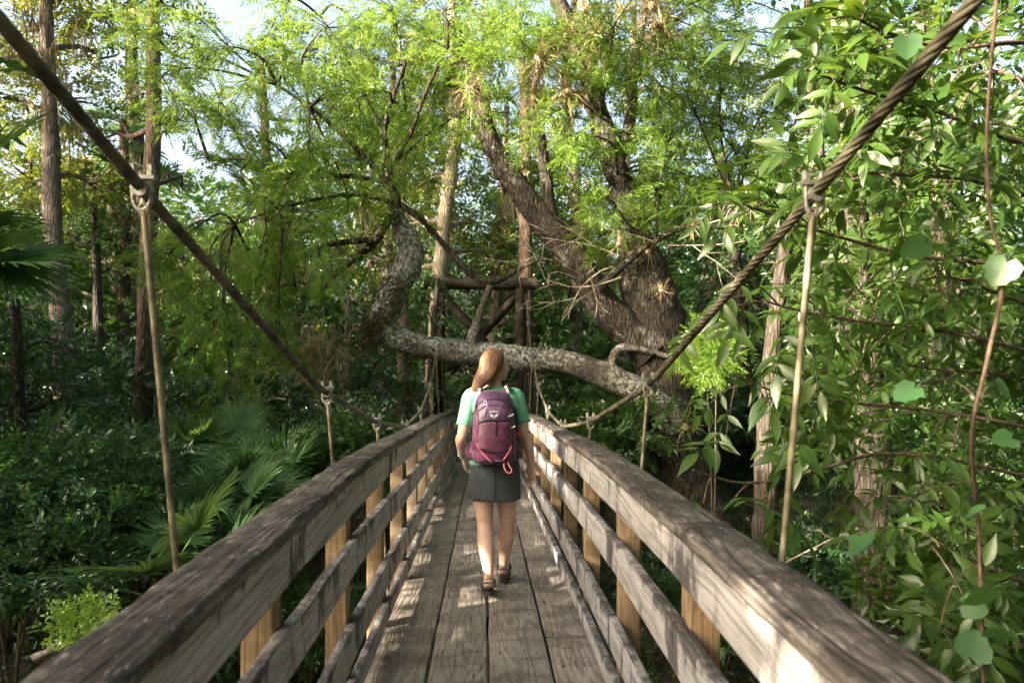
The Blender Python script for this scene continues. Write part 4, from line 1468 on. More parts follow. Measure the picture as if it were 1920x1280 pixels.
def compound(rng, n=7, L=.30, leaf=.135):
    o = MB()
    P = catmull(np.array([(0, 0, 0), (0, L * .5, .01), (0, L * .85, -.02)]), 6)
    tube(o, P, np.linspace(.0032, .0016, 6), 4, cap=False, a=.9, rng=rng)
    pairs = (n - 1) // 2
    for i in range(n):
        last = i == n - 1
        t = 1.0 if last else .38 + .55 * (i // 2) / max(1, pairs - 1) * .95
        s = 1 if i % 2 else -1
        ang = 0 if last else math.radians(rng.uniform(48, 70)) * s
        yd = np.array([math.sin(ang), math.cos(ang), rng.uniform(-.55, -.05)])
        l = leaf * (1.12 if last else (.72 + .35 * t)) * rng.uniform(.88, 1.1)
        v, f = tmpl_leaf(l, .33, .05, rng.uniform(.08, .28), 5, .42)
        pos = P[min(5, int(t * 5))]
        o.add(place(v, pos + np.array([.004 * s, 0, 0]), yd, (rng.uniform(-.45, .45), rng.uniform(-.2, .3), 1)), f, np.clip(.5 + rng.normal(0, .2), 0, 1))
    return o


hk = [compound(hr_, int(hr_.choice([5, 7, 7])), hr_.uniform(.22, .30), hr_.uniform(.11, .14)) for _ in range(7)]
hk_me = [o.mesh('leaf', M['hickory'], True) for o in hk]
hb0 = at(2150, 900, 4.6)
hfoot = np.array([hb0[0], hb0[1], gz(hb0)])
hick = empty('hickory_tree', hfoot, 'tree with large glossy compound leaves reaching in from the right edge', 'tree')
hbm = MB()
limb(hbm, np.array([[*(hfoot + np.array([0, 0, -.2])), .16], [*at(2160, 900, 4.6), .14], [*at(2150, 600, 4.6), .12], [*at(2130, 300, 4.5), .10], [*at(2120, -50, 4.5), .08], [*at(2120, -300, 4.5), .05]]), 10, 40, .06, rng=hr_, ref=hfoot)
hbm.build('trunk', M['bark'], hick)
hbr = [[(2150, 740), (1930, 660), (1760, 620), (1600, 600), (1470, 575), (1390, 545)],
       [(2150, 540), (1920, 500), (1720, 480), (1560, 440), (1440, 400), (1370, 375)],
       [(2150, 860), (1920, 800), (1750, 770), (1600, 755), (1460, 735), (1370, 700)],
       [(2150, 960), (1870, 880), (1660, 850), (1510, 890), (1390, 905), (1300, 880)],
       [(2130, 330), (1920, 270), (1760, 210), (1620, 170), (1510, 130)],
       [(2130, 90), (1920, 80), (1780, 90), (1660, 60), (1580, 20)],
       [(2130, 440), (1870, 350), (1720, 330), (1600, 320), (1540, 290)],
       [(2150, 1150), (1950, 1100), (1820, 1050), (1740, 1020)],
       [(2150, 1300), (1950, 1220), (1820, 1180), (1760, 1190)],
       [(2150, 1020), (1930, 960), (1800, 930), (1700, 950)],
       [(2150, 640), (1900, 560), (1780, 520), (1660, 540), (1560, 560)],
       [(2130, 200), (1950, 160), (1850, 140), (1760, 260), (1700, 300)],
       [(2150, 800), (1960, 720), (1850, 700), (1740, 690), (1640, 670)]]
hd = [(3.9, 3.1), (3.7, 3.2), (4.0, 3.3), (3.9, 2.9), (3.4, 2.7), (3.2, 2.6), (3.5, 2.9), (3.6, 3.1), (3.4, 2.9), (3.9, 3.5), (4.3, 4.0), (3.6, 3.3), (4.4, 4.1)]
hstuff = MB()
nleaf = 0
for bi, (q, dd) in enumerate(zip(hbr, hd)):
    bm_ = MB()
    K = len(q)
    pts = np.array([[*at(px_, py_, (4.6 if i == 0 else dd[0] + (dd[1] - dd[0]) * i / (K - 1))), .013 * (1 - .7 * i / (K - 1))] for i, (px_, py_) in enumerate(q)])
    P, R = limb(bm_, pts, 6, 40, .06, rng=hr_, ref=hfoot)
    nt_ = 13 if bi not in (3,) else 6
    for k in range(nt_):
        i = int(12 + 27 * (k + hr_.uniform(0, 1)) / nt_)
        i = min(i, 39)
        tdir = unit(P[min(i, 39)] - P[i - 1])
        dv = unit(tdir * .5 + hr_.normal(0, .6, 3) + np.array([0, -.1, .05]))
        L = hr_.uniform(.10, .30) if bi != 3 else hr_.uniform(.05, .14)
        Q = np.array([P[i] + dv * L * s + np.array([0, 0, -.06 * s * s]) for s in np.linspace(0, 1, 5)])
        tube(bm_, Q, np.linspace(.0055, .0028, 5), 5, cap=False, rng=hr_)
        for j in range(2 if bi != 3 else 1):
            e = Q[-1] if j == 0 else Q[hr_.integers(2, 5)]
            ld = unit(dv * .5 + hr_.normal(0, .65, 3) + np.array([-.15, -.1, -.22]))
            zn = np.array([hr_.normal(0, .4), -.45 + hr_.normal(0, .35), 1.0])
            if nleaf < 292:
                o = link('leaf', hk_me[int(hr_.integers(0, 7))], hick)
                o.location = e
                orient(o, ld, zn)
                s = hr_.uniform(.75, 1.12)
                o.scale = (s, s, s)
                nleaf += 1
    bm_.build('branch', M['stem'], hick)
# leaves further back in the same crown
k = 1450
pxs = hr_.uniform(1480, 2050, k)
pys = hr_.uniform(-40, 1300, k)
ok = ~((pys > 860) & (pxs < 1700)) & ~((pys < 330) & (pxs < 1560))
pxs, pys = pxs[ok], pys[ok]
k = len(pxs)
pos = np.array([at(a, b, c) for a, b, c in zip(pxs, pys, hr_.uniform(4.2, 6.4, k))]) - hfoot
ch = hr_.integers(0, 7, k)
for j in range(7):
    i = ch == j
    m_ = hk[j]
    V = np.concatenate(m_.V)
    tri = []
    for Fq in m_.F:
        tri += [list(r) if len(r) == 3 else None for r in Fq.tolist()]
        tri = [r for r in tri if r]
        if Fq.shape[1] == 4:
            tri += [[r[0], r[1], r[2]] for r in Fq.tolist()] + [[r[0], r[2], r[3]] for r in Fq.tolist()]
    n_ = int(i.sum())
    scatter(hstuff, V, np.array(tri), pos[i], hr_.normal(0, .7, (n_, 3)) + np.array([-.2, -.1, -.25]), hr_.normal(0, .4, (n_, 3)) + np.array([0, -.35, 1.0]), hr_.uniform(.8, 1.15, n_))
tag(hstuff.build('foliage', M['hickory'], hick, True), kind='stuff')

# vine with rounded leaves hanging close to the lens
vf = at(1880, -250, 1.75)
vine = empty('vine', vf, 'reddish vine stem with rounded leaves hanging close by at the right', 'vine')
for pts, r in (([(1885, -250), (1868, 0), (1850, 250), (1856, 400), (1880, 520), (1850, 680), (1822, 820), (1835, 1000), (1845, 1300)], .0046),
               ([(1850, 300), (1790, 330), (1745, 430)], .0016),
               ([(1840, 760), (1800, 720), (1740, 710)], .0015), ([(1830, 900), (1760, 910), (1670, 950)], .0015), ([(1838, 1050), (1790, 1090), (1760, 1180)], .0015), ([(1862, 60), (1800, 20), (1720, 40)], .0015)):
    b = MB()
    P = np.array([[*at(px_, py_, 1.75 + .12 * math.sin(px_ * .05 + py_ * .01)), r] for px_, py_ in pts])
    limb(b, P, 6, 40, .08, rng=hr_, ref=vf)
    b.build('stem', M['vine'], vine)


def heart(rng):
    o = MB()
    n = 18
    V = [(0, .42, -.02)]
    for i in range(n):
        a = -math.pi + 2 * math.pi * i / n
        r = .5 * (1 + .10 * math.cos(a * 3)) * (1 + (.05 if i % 2 else -.05))
        x, y = r * math.sin(a) * 1.02, .45 + r * math.cos(a)
        if abs(a) > 2.9:
            y += .16
        V.append((x, y, .10 * abs(x) - .12 * (y - .4) ** 2))
    F = [(0, 1 + i, 1 + (i + 1) % n) for i in range(n)]
    o.add(V, np.array(F)[:, ::-1])
    tube(o, np.array([(0, -.5, .1), (0, -.2, .05), (0, .1, 0)]), [.018, .016, .012], 4, cap=False, a=.2)
    return o.mesh('leaf', M['vineleaf'], True)


HT = [heart(hr_) for _ in range(3)]
for px_, py_, d_ in ((1742, 452, 1.65), (1722, 722, 1.7), (1645, 955, 1.8), (1612, 1000, 1.85), (1618, 1035, 1.85), (1868, 718, 1.6), (1893, 482, 1.6), (1812, 965, 1.7), (1905, 820, 1.55), (1862, 1100, 1.6), (1752, 1205, 1.7), (1702, 62, 1.75),
                     (1772, 22, 1.7), (1800, 1130, 1.75), (1885, 960, 1.6), (1900, 1190, 1.55), (1820, 1240, 1.65), (1700, 1245, 1.8)):
    o = link('leaf', HT[int(hr_.integers(0, 3))], vine)
    o.location = at(px_, py_, d_) - vf
    orient(o, hr_.normal(0, .7, 3) + np.array([0, 0, -.4]), hr_.normal(0, .5, 3) + np.array([0, -.8, .5]))
    s = .070 * hr_.uniform(.7, 1.1)
    o.scale = (s, s, s)
# ------------------------------------------------------------------ the walking woman
def voxel(mb, name, mat, parent, size, it=3, loc=None):
    """one continuous skin over overlapping shapes"""
    me = mb.mesh(name + '_raw', mat)
    tmp = bpy.data.objects.new('tmp', me)
    COL.objects.link(tmp)
    md = tmp.modifiers.new('r', 'REMESH')
    md.mode = 'VOXEL'
    md.voxel_size = size
    md.use_smooth_shade = True
    sm = tmp.modifiers.new('s', 'SMOOTH')
    sm.factor = .5
    sm.iterations = it
    dg = bpy.context.evaluated_depsgraph_get()
    out = bpy.data.meshes.new_from_object(tmp.evaluated_get(dg))
    out.name = name
    bpy.data.objects.remove(tmp)
    if not out.materials:
        out.materials.append(mat)
    for p in out.polygons:
        p.use_smooth = True
    return link(name, out, parent, loc)


def cloth_mat(name, col, scale=9.0, bump=.5, dist=.012, rough=.85, weave=700, spec=.2):
    m, t, out = new_mat(name)
    g = G(t)
    v = g.n('TexCoord').outputs['Object']
    n1 = g.noise(v, scale, 4, .55, .8)
    n2 = g.noise(v, weave, 2)
    c = g.mix(g.ramp(n1, .3, .7), tuple(x * .86 for x in col), tuple(min(1, x * 1.1) for x in col))
    h = g.math('ADD', n1, g.math('MULTIPLY', n2, .06))
    b = g.n('BsdfPrincipled', {'Base Color': c, 'Roughness': rough, 'Normal': g.bump(h, bump, dist), 'Specular IOR Level': spec})
    b.inputs['Sheen Weight'].default_value = .1
    t.links.new(b.outputs[0], out.inputs[0])
    return m


def skin_mat():
    m, t, out = new_mat('skin')
    g = G(t)
    v = g.n('TexCoord').outputs['Object']
    n = g.noise(v, 14, 4)
    c = g.mix(g.ramp(n, .3, .7), (.57, .37, .29), (.68, .46, .38))
    b = g.n('BsdfPrincipled', {'Base Color': c, 'Roughness': .5, 'Normal': g.bump(g.noise(v, 60, 4), .08, .003), 'Specular IOR Level': .4})
    b.inputs['Subsurface Weight'].default_value = .12
    b.inputs['Subsurface Radius'].default_value = (.02, .008, .004)
    t.links.new(b.outputs[0], out.inputs[0])
    return m


def hair_mat():
    m, t, out = new_mat('brown_hair')
    g = G(t)
    av = g.n('Attribute', attribute_name='rnd').outputs['Fac']
    c = g.mix(av, (.04, .019, .010), (.22, .105, .042))
    b = g.n('BsdfPrincipled', {'Base Color': c, 'Roughness': .48, 'Specular IOR Level': .4})
    t.links.new(b.outputs[0], out.inputs[0])
    return m


M['skin'] = skin_mat()
M['hair'] = hair_mat()
M['shirt'] = cloth_mat('green_jersey', (.14, .41, .26), 11, .55, .014)
M['skirt'] = cloth_mat('slate_skirt', (.058, .068, .080), 9, .30, .008, .7)
M['nylon_dark'] = cloth_mat('purple_nylon', (.040, .013, .047), 16, .6, .012, .5, 900, .45)
M['nylon'] = cloth_mat('plum_nylon', (.082, .017, .054), 15, .7, .013, .5, 900, .45)
M['nylon_pink'] = cloth_mat('pink_trim', (.48, .13, .17), 30, .3, .004, .5)
M['mesh_red'] = cloth_mat('orange_bottle_sleeve', (.60, .085, .03), 30, .3, .004, .5)
M['black'] = simple('black_zip', (.012, .010, .014), .6, 0, .1)
M['grey_plastic'] = simple('grey_buckle', (.22, .25, .29), .5, 0, .1)
M['strap_white'] = simple('pale_strap', (.34, .35, .37), .7, 0, .1)
M['sole'] = simple('sandal_rubber', (.045, .038, .034), .75, 0, .15)
M['strap_blue'] = simple('sandal_webbing', (.085, .105, .15), .8, 0, .2, 80)
M['print'] = simple('light_print', (.36, .34, .40), .6, 0, .05)
M['eye'] = simple('eye_white', (.75, .73, .70), .2, 0, .02)

PX, PY = .062, 4.72
PZ = float(deck_z(PY))
woman = empty('person', (PX, PY, PZ), 'woman in a mint T-shirt and slate skirt walking away, looking right', 'person')


def seg(mb, pts, n=14, sides=16, ratio=1.0):
    """limb through (x, y, z, r)"""
    Q = catmull(np.array(pts, float), n)
    tube(mb, Q[:, :3], Q[:, 3], sides, ratio=ratio)


def hand(mb, wrist, down, palm, thumb, curl=.6, s=1.0):
    """palm, four curled fingers and a thumb; palm is the direction the palm faces"""
    wrist = np.asarray(wrist, float)
    dn = unit(down)
    pn = unit(np.asarray(palm) - dn * np.dot(palm, dn))
    w = np.cross(dn, pn)
    if np.dot(w, thumb) < 0:
        w = -w                                           # w points to the thumb side
    for off, r0, r1 in ((-.024, .012, .0115), (-.008, .014, .012), (.010, .014, .0125), (.024, .012, .011)):
        seg(mb, [(*(wrist + w * off * .55 * s), r0 * s * 1.05), (*(wrist + dn * .045 * s + w * off * .9 * s), r0 * s * 1.05), (*(wrist + dn * .088 * s + w * off * 1.05 * s), r1 * s)], 7, 10)
    for i, (off, L) in enumerate(((.030, .068), (.0105, .078), (-.0105, .072), (-.030, .056))):
        k = wrist + (dn * .086 + w * off) * s
        c = curl * (.8 + .12 * i)
        pts = [(*k, .0088 * s)]
        a = .25 * c
        p = k
        for q, fl in enumerate((.45, .32, .27)):
            dd = dn * math.cos(a) + pn * math.sin(a) + w * off * (.6 if q == 0 else .2)
            p = p + dd * L * fl * s
            pts.append((*p, (.0080, .0072, .0058)[q] * s))
            a += c * .95
        seg(mb, pts, 9, 8)
    t0 = wrist + (dn * .022 + w * .026 + pn * .006) * s
    seg(mb, [(*t0, .0125 * s), (*(t0 + (dn * .030 + w * .020 + pn * .010) * s), .0105 * s), (*(t0 + (dn * .058 + w * .021 + pn * .024) * s), .0088 * s), (*(t0 + (dn * .078 + w * .012 + pn * .034) * s), .0065 * s)], 9, 9)


hx, hy = .010, .125            # head axis
ha = math.radians(-58)         # head turned to the right
HR = np.array([[math.cos(ha), -math.sin(ha), 0], [math.sin(ha), math.cos(ha), 0], [0, 0, 1]])


def hp(x, y, z):
    return HR @ np.array([x, y, 0]) + np.array([hx, hy, z])


body = MB()
# trunk
loft(body, [(0, .10, .70, .12, .09), (0, .10, .76, .150, .103), (0, .10, .84, .155, .108), (0, .105, .92, .140, .098), (0, .11, 1.00, .124, .09), (0, .11, 1.08, .126, .092), (0, .105, 1.18, .142, .10),
            (0, .105, 1.26, .150, .092), (0, .11, 1.31, .125, .072), (0, .115, 1.345, .075, .058), (.002, .118, 1.37, .052, .052)], 28)
seg(body, [(0, .11, 1.33, .058), (.003, .118, 1.38, .050), (.008, .125, 1.43, .049), (.010, .128, 1.47, .05)], 10)
# head
ball(body, hp(0, -.018, 1.525), (.072, .090, .082), 24, 16, rot=HR)
ball(body, hp(0, .030, 1.470), (.058, .062, .072), 20, 14, rot=HR)
ball(body, hp(0, .052, 1.425), (.040, .036, .026), 16, 10, rot=HR)
ball(body, hp(0, .079, 1.408), (.018, .014, .015), 12, 8, rot=HR)
for sx in (-1, 1):
    ball(body, hp(sx * .030, .062, 1.462), (.024, .024, .024), 12, 8, rot=HR)
    ball(body, hp(sx * .030, .072, 1.512), (.022, .013, .009), 10, 6, rot=HR)
    ball(body, hp(sx * .072, -.012, 1.487), (.009, .020, .030), 12, 8, rot=HR)
    ball(body, hp(sx * .074, -.010, 1.466), (.008, .011, .014), 10, 6, rot=HR)
    ball(body, hp(sx * .043, .040, 1.437), (.018, .034, .020), 12, 8, rot=HR)
seg(body, [(*hp(0, .080, 1.508), .010), (*hp(0, .092, 1.490), .010), (*hp(0, .106, 1.470), .012), (*hp(0, .098, 1.460), .012)], 10, 10)
for sx in (-1, 1):
    ball(body, hp(sx * .010, .094, 1.463), (.008, .010, .007), 8, 6, rot=HR)
ball(body, hp(0, .088, 1.443), (.021, .012, .006), 12, 6, rot=HR)
ball(body, hp(0, .087, 1.432), (.019, .012, .007), 12, 6, rot=HR)
# arms
ra = [(.125, .11, 1.295, .048), (.156, .108, 1.285, .049), (.176, .09, 1.20, .043), (.190, .072, 1.12, .041), (.206, .060, 1.045, .036), (.226, .064, .985, .038), (.246, .078, .91, .031), (.255, .09, .845, .0245), (.257, .094, .825, .0245)]
la = [(-.125, .11, 1.295, .048), (-.156, .108, 1.285, .049), (-.178, .085, 1.20, .043), (-.194, .062, 1.12, .041), (-.208, .048, 1.045, .036), (-.219, .075, 1.0, .039), (-.218, .13, .94, .031), (-.214, .185, .885, .0245), (-.212, .20, .87, .0245)]
seg(body, ra, 34, 16)
seg(body, la, 34, 16)
hand(body, (.257, .094, .825), (.02, .05, -1), (-.75, -.55, .1), (-.5, .6, 0), .75)
hand(body, (-.212, .20, .868), (.22, .30, -.9), (.95, .1, .2), (.1, .9, .2), .85)
# legs
seg(body, [(.078, .10, .80, .088), (.084, .115, .70, .082), (.090, .14, .57, .068), (.096, .165, .46, .056), (.096, .175, .41, .053), (.091, .18, .35, .056), (.086, .185, .285, .056), (.078, .205, .20, .043), (.072, .235, .12, .032), (.070, .245, .075, .034)], 40, 18)
seg(body, [(-.078, .10, .80, .088), (-.076, .10, .70, .082), (-.068, .085, .57, .068), (-.058, .07, .465, .056), (-.056, .055, .42, .053), (-.054, .02, .365, .056), (-.048, -.02, .315, .056), (-.040, -.085, .235, .043), (-.035, -.145, .17, .032), (-.033, -.165, .14, .033)], 40, 18)
# feet
seg(body, [(.070, .222, .048, .030), (.070, .245, .062, .036), (.074, .30, .060, .034), (.080, .36, .044, .030), (.086, .42, .036, .020)], 16, 14)
seg(body, [(.094, .37, .034, .026), (.098, .41, .032, .018)], 6, 10)
seg(body, [(.068, .37, .034, .024), (.070, .425, .032, .018)], 6, 10)
seg(body, [(-.031, -.192, .098, .030), (-.033, -.170, .118, .036), (-.035, -.115, .098, .034), (-.037, -.06, .066, .030), (-.040, -.002, .042, .021)], 16, 14)
seg(body, [(-.052, -.04, .052, .024), (-.056, .0, .040, .018)], 6, 10)
seg(body, [(-.024, -.04, .052, .024), (-.026, .012, .038, .018)], 6, 10)
voxel(body, 'body', M['skin'], woman, .0050, 3)
for sx in (-1, 1):
    e = MB()
    ball(e, hp(sx * .030, .066, 1.494), .0125, 12, 8)
    e.build('eye', M['eye'], woman)

# T-shirt
sh = MB()
loft(sh, [(.0, .10, .835, .166, .118), (0, .10, .86, .164, .116), (0, .105, .93, .152, .110), (0, .11, 1.00, .142, .104), (0, .11, 1.08, .143, .105), (0, .105, 1.18, .156, .113), (0, .105, 1.255, .163, .104),
          (0, .11, 1.315, .142, .086), (0, .114, 1.345, .098, .070), (.0, .116, 1.358, .066, .060)], 32)
for A, L in ((ra, (.236, .062, 1.112)), (la, (-.236, .054, 1.095))):
    s = 1 if A is ra else -1
    seg(sh, [(s * .09, .11, 1.292, .062), (s * .147, .108, 1.284, .064), (s * .174, .092, 1.21, .054), (s * .189, .075, 1.145, .053), (s * .199, .064, 1.098 if s < 0 else 1.112, .055)], 18, 20)
# folds
for k in range(26):
    a = RNG.uniform(0, 6.28)
    z = RNG.uniform(.86, 1.2)
    r = np.interp(z, [.83, 1.0, 1.2], [.165, .142, .158])
    p = np.array([math.cos(a) * r, .105 + math.sin(a) * r * .72, z])
    q = p + np.array([-math.sin(a) * .05, math.cos(a) * .05, RNG.uniform(-.06, .06)])
    seg(sh, [(*p, .005), (*((p + q) / 2 * np.array([1.01, 1.0, 1])), .010), (*q, .005)], 6, 6)
voxel(sh, 'shirt', M['shirt'], woman, .0052, 3)

# skirt with a back seam
sk = MB()
n = 64
ang = np.linspace(0, 2 * np.pi, n, endpoint=False)
rows = []
for z, wx, wy in ((.885, .158, .114), (.84, .166, .122), (.78, .172, .128), (.72, .175, .128), (.66, .176, .126), (.615, .177, .124), (.604, .177, .124)):
    fl = 1 + .012 * np.sin(ang * 7 + 1) * (0.885 - z) / .28
    rows.append(np.stack([.007 + wx * np.cos(ang) * fl, .10 + wy * np.sin(ang) * fl, np.full(n, z) + .006 * np.sin(ang * 2) * (z < .65)], -1))
for z, sc in ((.606, .965), (.70, .96), (.80, .955)):
    rows.append(np.stack([.007 + .176 * sc * np.cos(ang), .10 + .124 * sc * np.sin(ang), np.full(n, z)], -1))
V = np.array(rows)
k = len(rows)
idx = np.arange(k * n).reshape(k, n)
nx = np.roll(idx, -1, 1)
sk.add(V.reshape(-1, 3), np.stack([idx[:-1], idx[1:], nx[1:], nx[:-1]], -1).reshape(-1, 4))
sko = sk.build('skirt', M['skirt'], woman)
se = MB()
tube(se, np.array([(.010, .10 - .1225, .86), (.010, .10 - .130, .78), (.010, .10 - .130, .70), (.010, .10 - .1255, .608)]), .0022, 5)
se.build('seam', M['black'], sko)

# hair
hr = MB()
rings = [(.008, .108, 1.606, .030, .034), (.006, .104, 1.594, .058, .066), (.002, .098, 1.568, .076, .084), (-.004, .088, 1.53, .083, .089), (-.014, .072, 1.49, .078, .080), (-.036, .050, 1.45, .074, .062), (-.060, .030, 1.415, .066, .045), (-.084, .018, 1.385, .052, .032), (-.106, .012, 1.358, .036, .020), (-.124, .010, 1.332, .018, .010)]
front = hp(0, 1, 0)[:2] - np.array([hx, hy])
inner = []
for c in rings:
    k_ = .024 if 1.43 < c[2] < 1.55 else .014 * (c[2] > 1.45)
    inner.append((c[0] - front[0] * k_, c[1] - front[1] * k_, c[2], c[3] * (.92 if k_ < .02 else .76), c[4] * (.92 if k_ < .02 else .80)))
loft(hr, inner[::-1], 26)
for k in range(1000):
    a = RNG.uniform(math.radians(-215), math.radians(15))
    # leave the face open
    pts = []
    j = RNG.normal(0, .045)
    out = RNG.uniform(.93, 1.06)
    endi = int(RNG.integers(6, len(rings)))
    for i, c in enumerate(rings[:endi + 1]):
        aa = a + j * i * .35
        if i < 4:
            aa = a * (.9 + .1 * i / 4)
        pts.append((c[0] + math.cos(aa) * c[3] * out, c[1] + math.sin(aa) * c[4] * out, c[2] + RNG.normal(0, .0012), .0036 * (1 - .75 * i / len(rings)) * RNG.uniform(.6, 1.3)))
    Q = catmull(np.array(pts), 15)
    dvec = Q[:, :2] - np.array([hx, hy])
    facing = dvec @ (front / np.linalg.norm(front))
    if ((facing > .060) & (Q[:, 2] > 1.44)).any() or ((facing > .004) & (Q[:, 2] < 1.545) & (Q[:, 2] > 1.40)).any():
        continue
    tube(hr, Q[:, :3], np.maximum(Q[:, 3], .0007), 4, cap=False, a=RNG.uniform(0, 1) ** 1.3)
hr.build('hair', M['hair'], woman)

# sandals
def sole(heel, toe, side, up, width=.042, th=.026):
    heel, toe = np.asarray(heel, float), np.asarray(toe, float)
    y = unit(toe - heel)
    u = unit(np.asarray(up) - y * np.dot(up, y))
    x = np.cross(y, u)
    L = np.linalg.norm(toe - heel)
    o = MB()
    ts = np.linspace(0, 1, 15)
    rg_ = []
    for t in ts:
        w = width * (.62 + .3 * math.sin(math.pi * min(1, t * 1.0) ** .8) + .16 * math.exp(-((t - .72) / .2) ** 2))
        w *= min(1, math.sqrt(max(0, 1 - ((t - .5) / .5) ** 8)) + .35)
        c = heel + y * L * t + x * side * .006 * math.sin(math.pi * t)
        rg_.append([c - x * w, c - x * w * 1.04 + u * th * .5, c - x * w * .96 + u * th, c + x * w * .96 + u * th, c + x * w * 1.04 + u * th * .5, c + x * w])
    V = np.array(rg_)
    m_ = 6
    idx = np.arange(15 * m_).reshape(15, m_)
    nx_ = np.roll(idx, -1, 1)
    o.add(V.reshape(-1, 3), np.stack([idx[:-1], nx_[:-1], nx_[1:], idx[1:]], -1).reshape(-1, 4))
    for row, rev in ((0, 1), (14, 0)):
        f = np.array([[i, (i + 1) % m_, m_] for i in range(m_)])
        o.add(np.vstack([V[row], V[row].mean(0)]), f[:, ::-1] if rev else f)
    return o


for heel, toe, up, sd, ank, mid, fr in (((.070, .185, .003), (.084, .455, .003), (0, 0, 1), 1, (.070, .230, .080), (.076, .315, .075), (.083, .385, .055)),
                                        ((-.031, -.218, .052), (-.040, .045, .003), (0, .18, 1), -1, (-.033, -.182, .126), (-.036, -.10, .108), (-.040, -.025, .066))):
    so = sole(heel, toe, sd, up).build('sandal', M['sole'], woman, False)
    for c, rx, rz, dip in ((ank, .042, .042, -.012), (mid, .044, .040, .0), (fr, .047, .030, .0)):
        c = np.asarray(c)
        pts = []
        st = MB()
        for t in np.linspace(0, 2 * math.pi, 20):
            if c is not None and rz == .042:
                pts.append(c + np.array([rx * math.cos(t), rx * 1.0 * math.sin(t) + .006, dip * math.sin(t)]))
            else:
                pts.append(c + np.array([rx * math.cos(t), 0, rz * math.sin(t) - .008]))
        tube(st, np.array(pts), .0065, 6, ratio=.6, cap=False)
        st.build('sandal_strap', M['strap_blue'], so)
# watch on the left wrist
w = MB()
tt = np.linspace(0, 2 * math.pi, 22)
c = np.array([-.2145, .178, .893])
ax = unit(np.array([.012, .15, -.15]))
e1 = unit(np.cross(ax, (0, 0, 1)))
e2 = np.cross(ax, e1)
tube(w, np.array([c + .0285 * (e1 * math.cos(t) + e2 * math.sin(t)) for t in tt]), .006, 6, cap=False)
ball(w, c - np.array([.026, .01, -.012]), (.006, .013, .013), 10, 6)
w.build('watch', M['steel'], woman)

# ------------------------------------------------------------------ backpack
pack = empty('backpack', (PX, PY, PZ), 'plum and purple hiking backpack worn by the woman', 'backpack')
ps = [(.0, -.10, .872, .095, .050), (.0, -.105, .882, .125, .080), (0, -.11, .92, .143, .098), (0, -.112, .98, .146, .106), (0, -.112, 1.06, .141, .108), (0, -.108, 1.14, .136, .106), (0, -.10, 1.21, .131, .098),
      (0, -.09, 1.265, .122, .086), (0, -.078, 1.305, .108, .070), (0, -.065, 1.33, .088, .052), (0, -.055, 1.343, .055, .030)]


def surf(x, z, out=0.0):
    """point on the outer (camera-side) face of the pack"""
    Z = [s[2] for s in ps]
    cy = np.interp(z, Z, [s[1] for s in ps])
    ax_ = np.interp(z, Z, [s[3] for s in ps])
    ay = np.interp(z, Z, [s[4] for s in ps])
    p = 2.7
    q = max(0.0, 1 - abs(x / ax_) ** p) ** (1 / p)
    return np.array([x, cy - ay * q - out, z])


b = MB()
loft(b, ps, 40, power=2.7)
for k in range(24):                                     # fabric creases
    x, z = RNG.uniform(-.12, .12), RNG.uniform(.9, 1.26)
    p = surf(x, z, -.003)
    q = surf(np.clip(x + RNG.uniform(-.05, .05), -.12, .12), z + RNG.uniform(-.05, .05), -.003)
    seg(b, [(*p, .003), (*((p + q) / 2 + np.array([0, -.003, 0])), .007), (*q, .003)], 6, 6)
voxel(b, 'pack_body', M['nylon_dark'], pack, .0055, 3)
# plum front panel
b = MB()
rows = []
zs = np.linspace(.895, 1.155, 12)
us = np.linspace(-1, 1, 17)
for o_ in (0.004, .0):
    g_ = []
    for z in zs:
        wv = np.interp(z, [.895, .95, 1.05, 1.155], [.105, .118, .112, .098])
        bul = .016 * math.sin(math.pi * (z - .88) / .30)
        g_.append([surf(u * wv, z, o_ + bul * (1 - abs(u) ** 3) + .003 * math.sin(u * 9 + z * 60)) for u in us])
    rows.append(np.array(g_))
G0 = rows[0]
idx = np.arange(G0.shape[0] * G0.shape[1]).reshape(G0.shape[:2])
b.add(G0.reshape(-1, 3), np.stack([idx[:-1, :-1], idx[:-1, 1:], idx[1:, 1:], idx[1:, :-1]], -1).reshape(-1, 4))
fp = b.build('front_pocket', M['nylon'], pack)
sol = fp.modifiers.new('thick', 'SOLIDIFY')
sol.thickness = .006
# side panels in plum, left and right flank
for s in (-1, 1):
    b = MB()
    g_ = []
    for z in np.linspace(.93, 1.23, 10):
        wv = np.interp(z, [.895, .95, 1.05, 1.155, 1.25], [.106, .119, .113, .099, .102])
        wm = np.interp(z, [p[2] for p in ps], [p[3] for p in ps])
        g_.append([surf(s * (wv + (wm * .985 - wv) * t), z, .003) for t in np.linspace(0, 1, 5)])
    g_ = np.array(g_)
    idx = np.arange(g_.shape[0] * g_.shape[1]).reshape(g_.shape[:2])
    f = np.stack([idx[:-1, :-1], idx[:-1, 1:], idx[1:, 1:], idx[1:, :-1]], -1).reshape(-1, 4)
    b.add(g_.reshape(-1, 3), f if s > 0 else f[:, ::-1])
    o = b.build('side_panel', M['nylon'], pack)
    sol = o.modifiers.new('thick', 'SOLIDIFY')
    sol.thickness = .004


def line(name, pts, r, mat, parent=pack, out=.004, n=20, ratio=1.0):
    q = MB()
    P = catmull(np.array([surf(x, z, out) for x, z in pts]), n)
    tube(q, P, r, 6, ratio=ratio)
    return q.build(name, mat, parent)


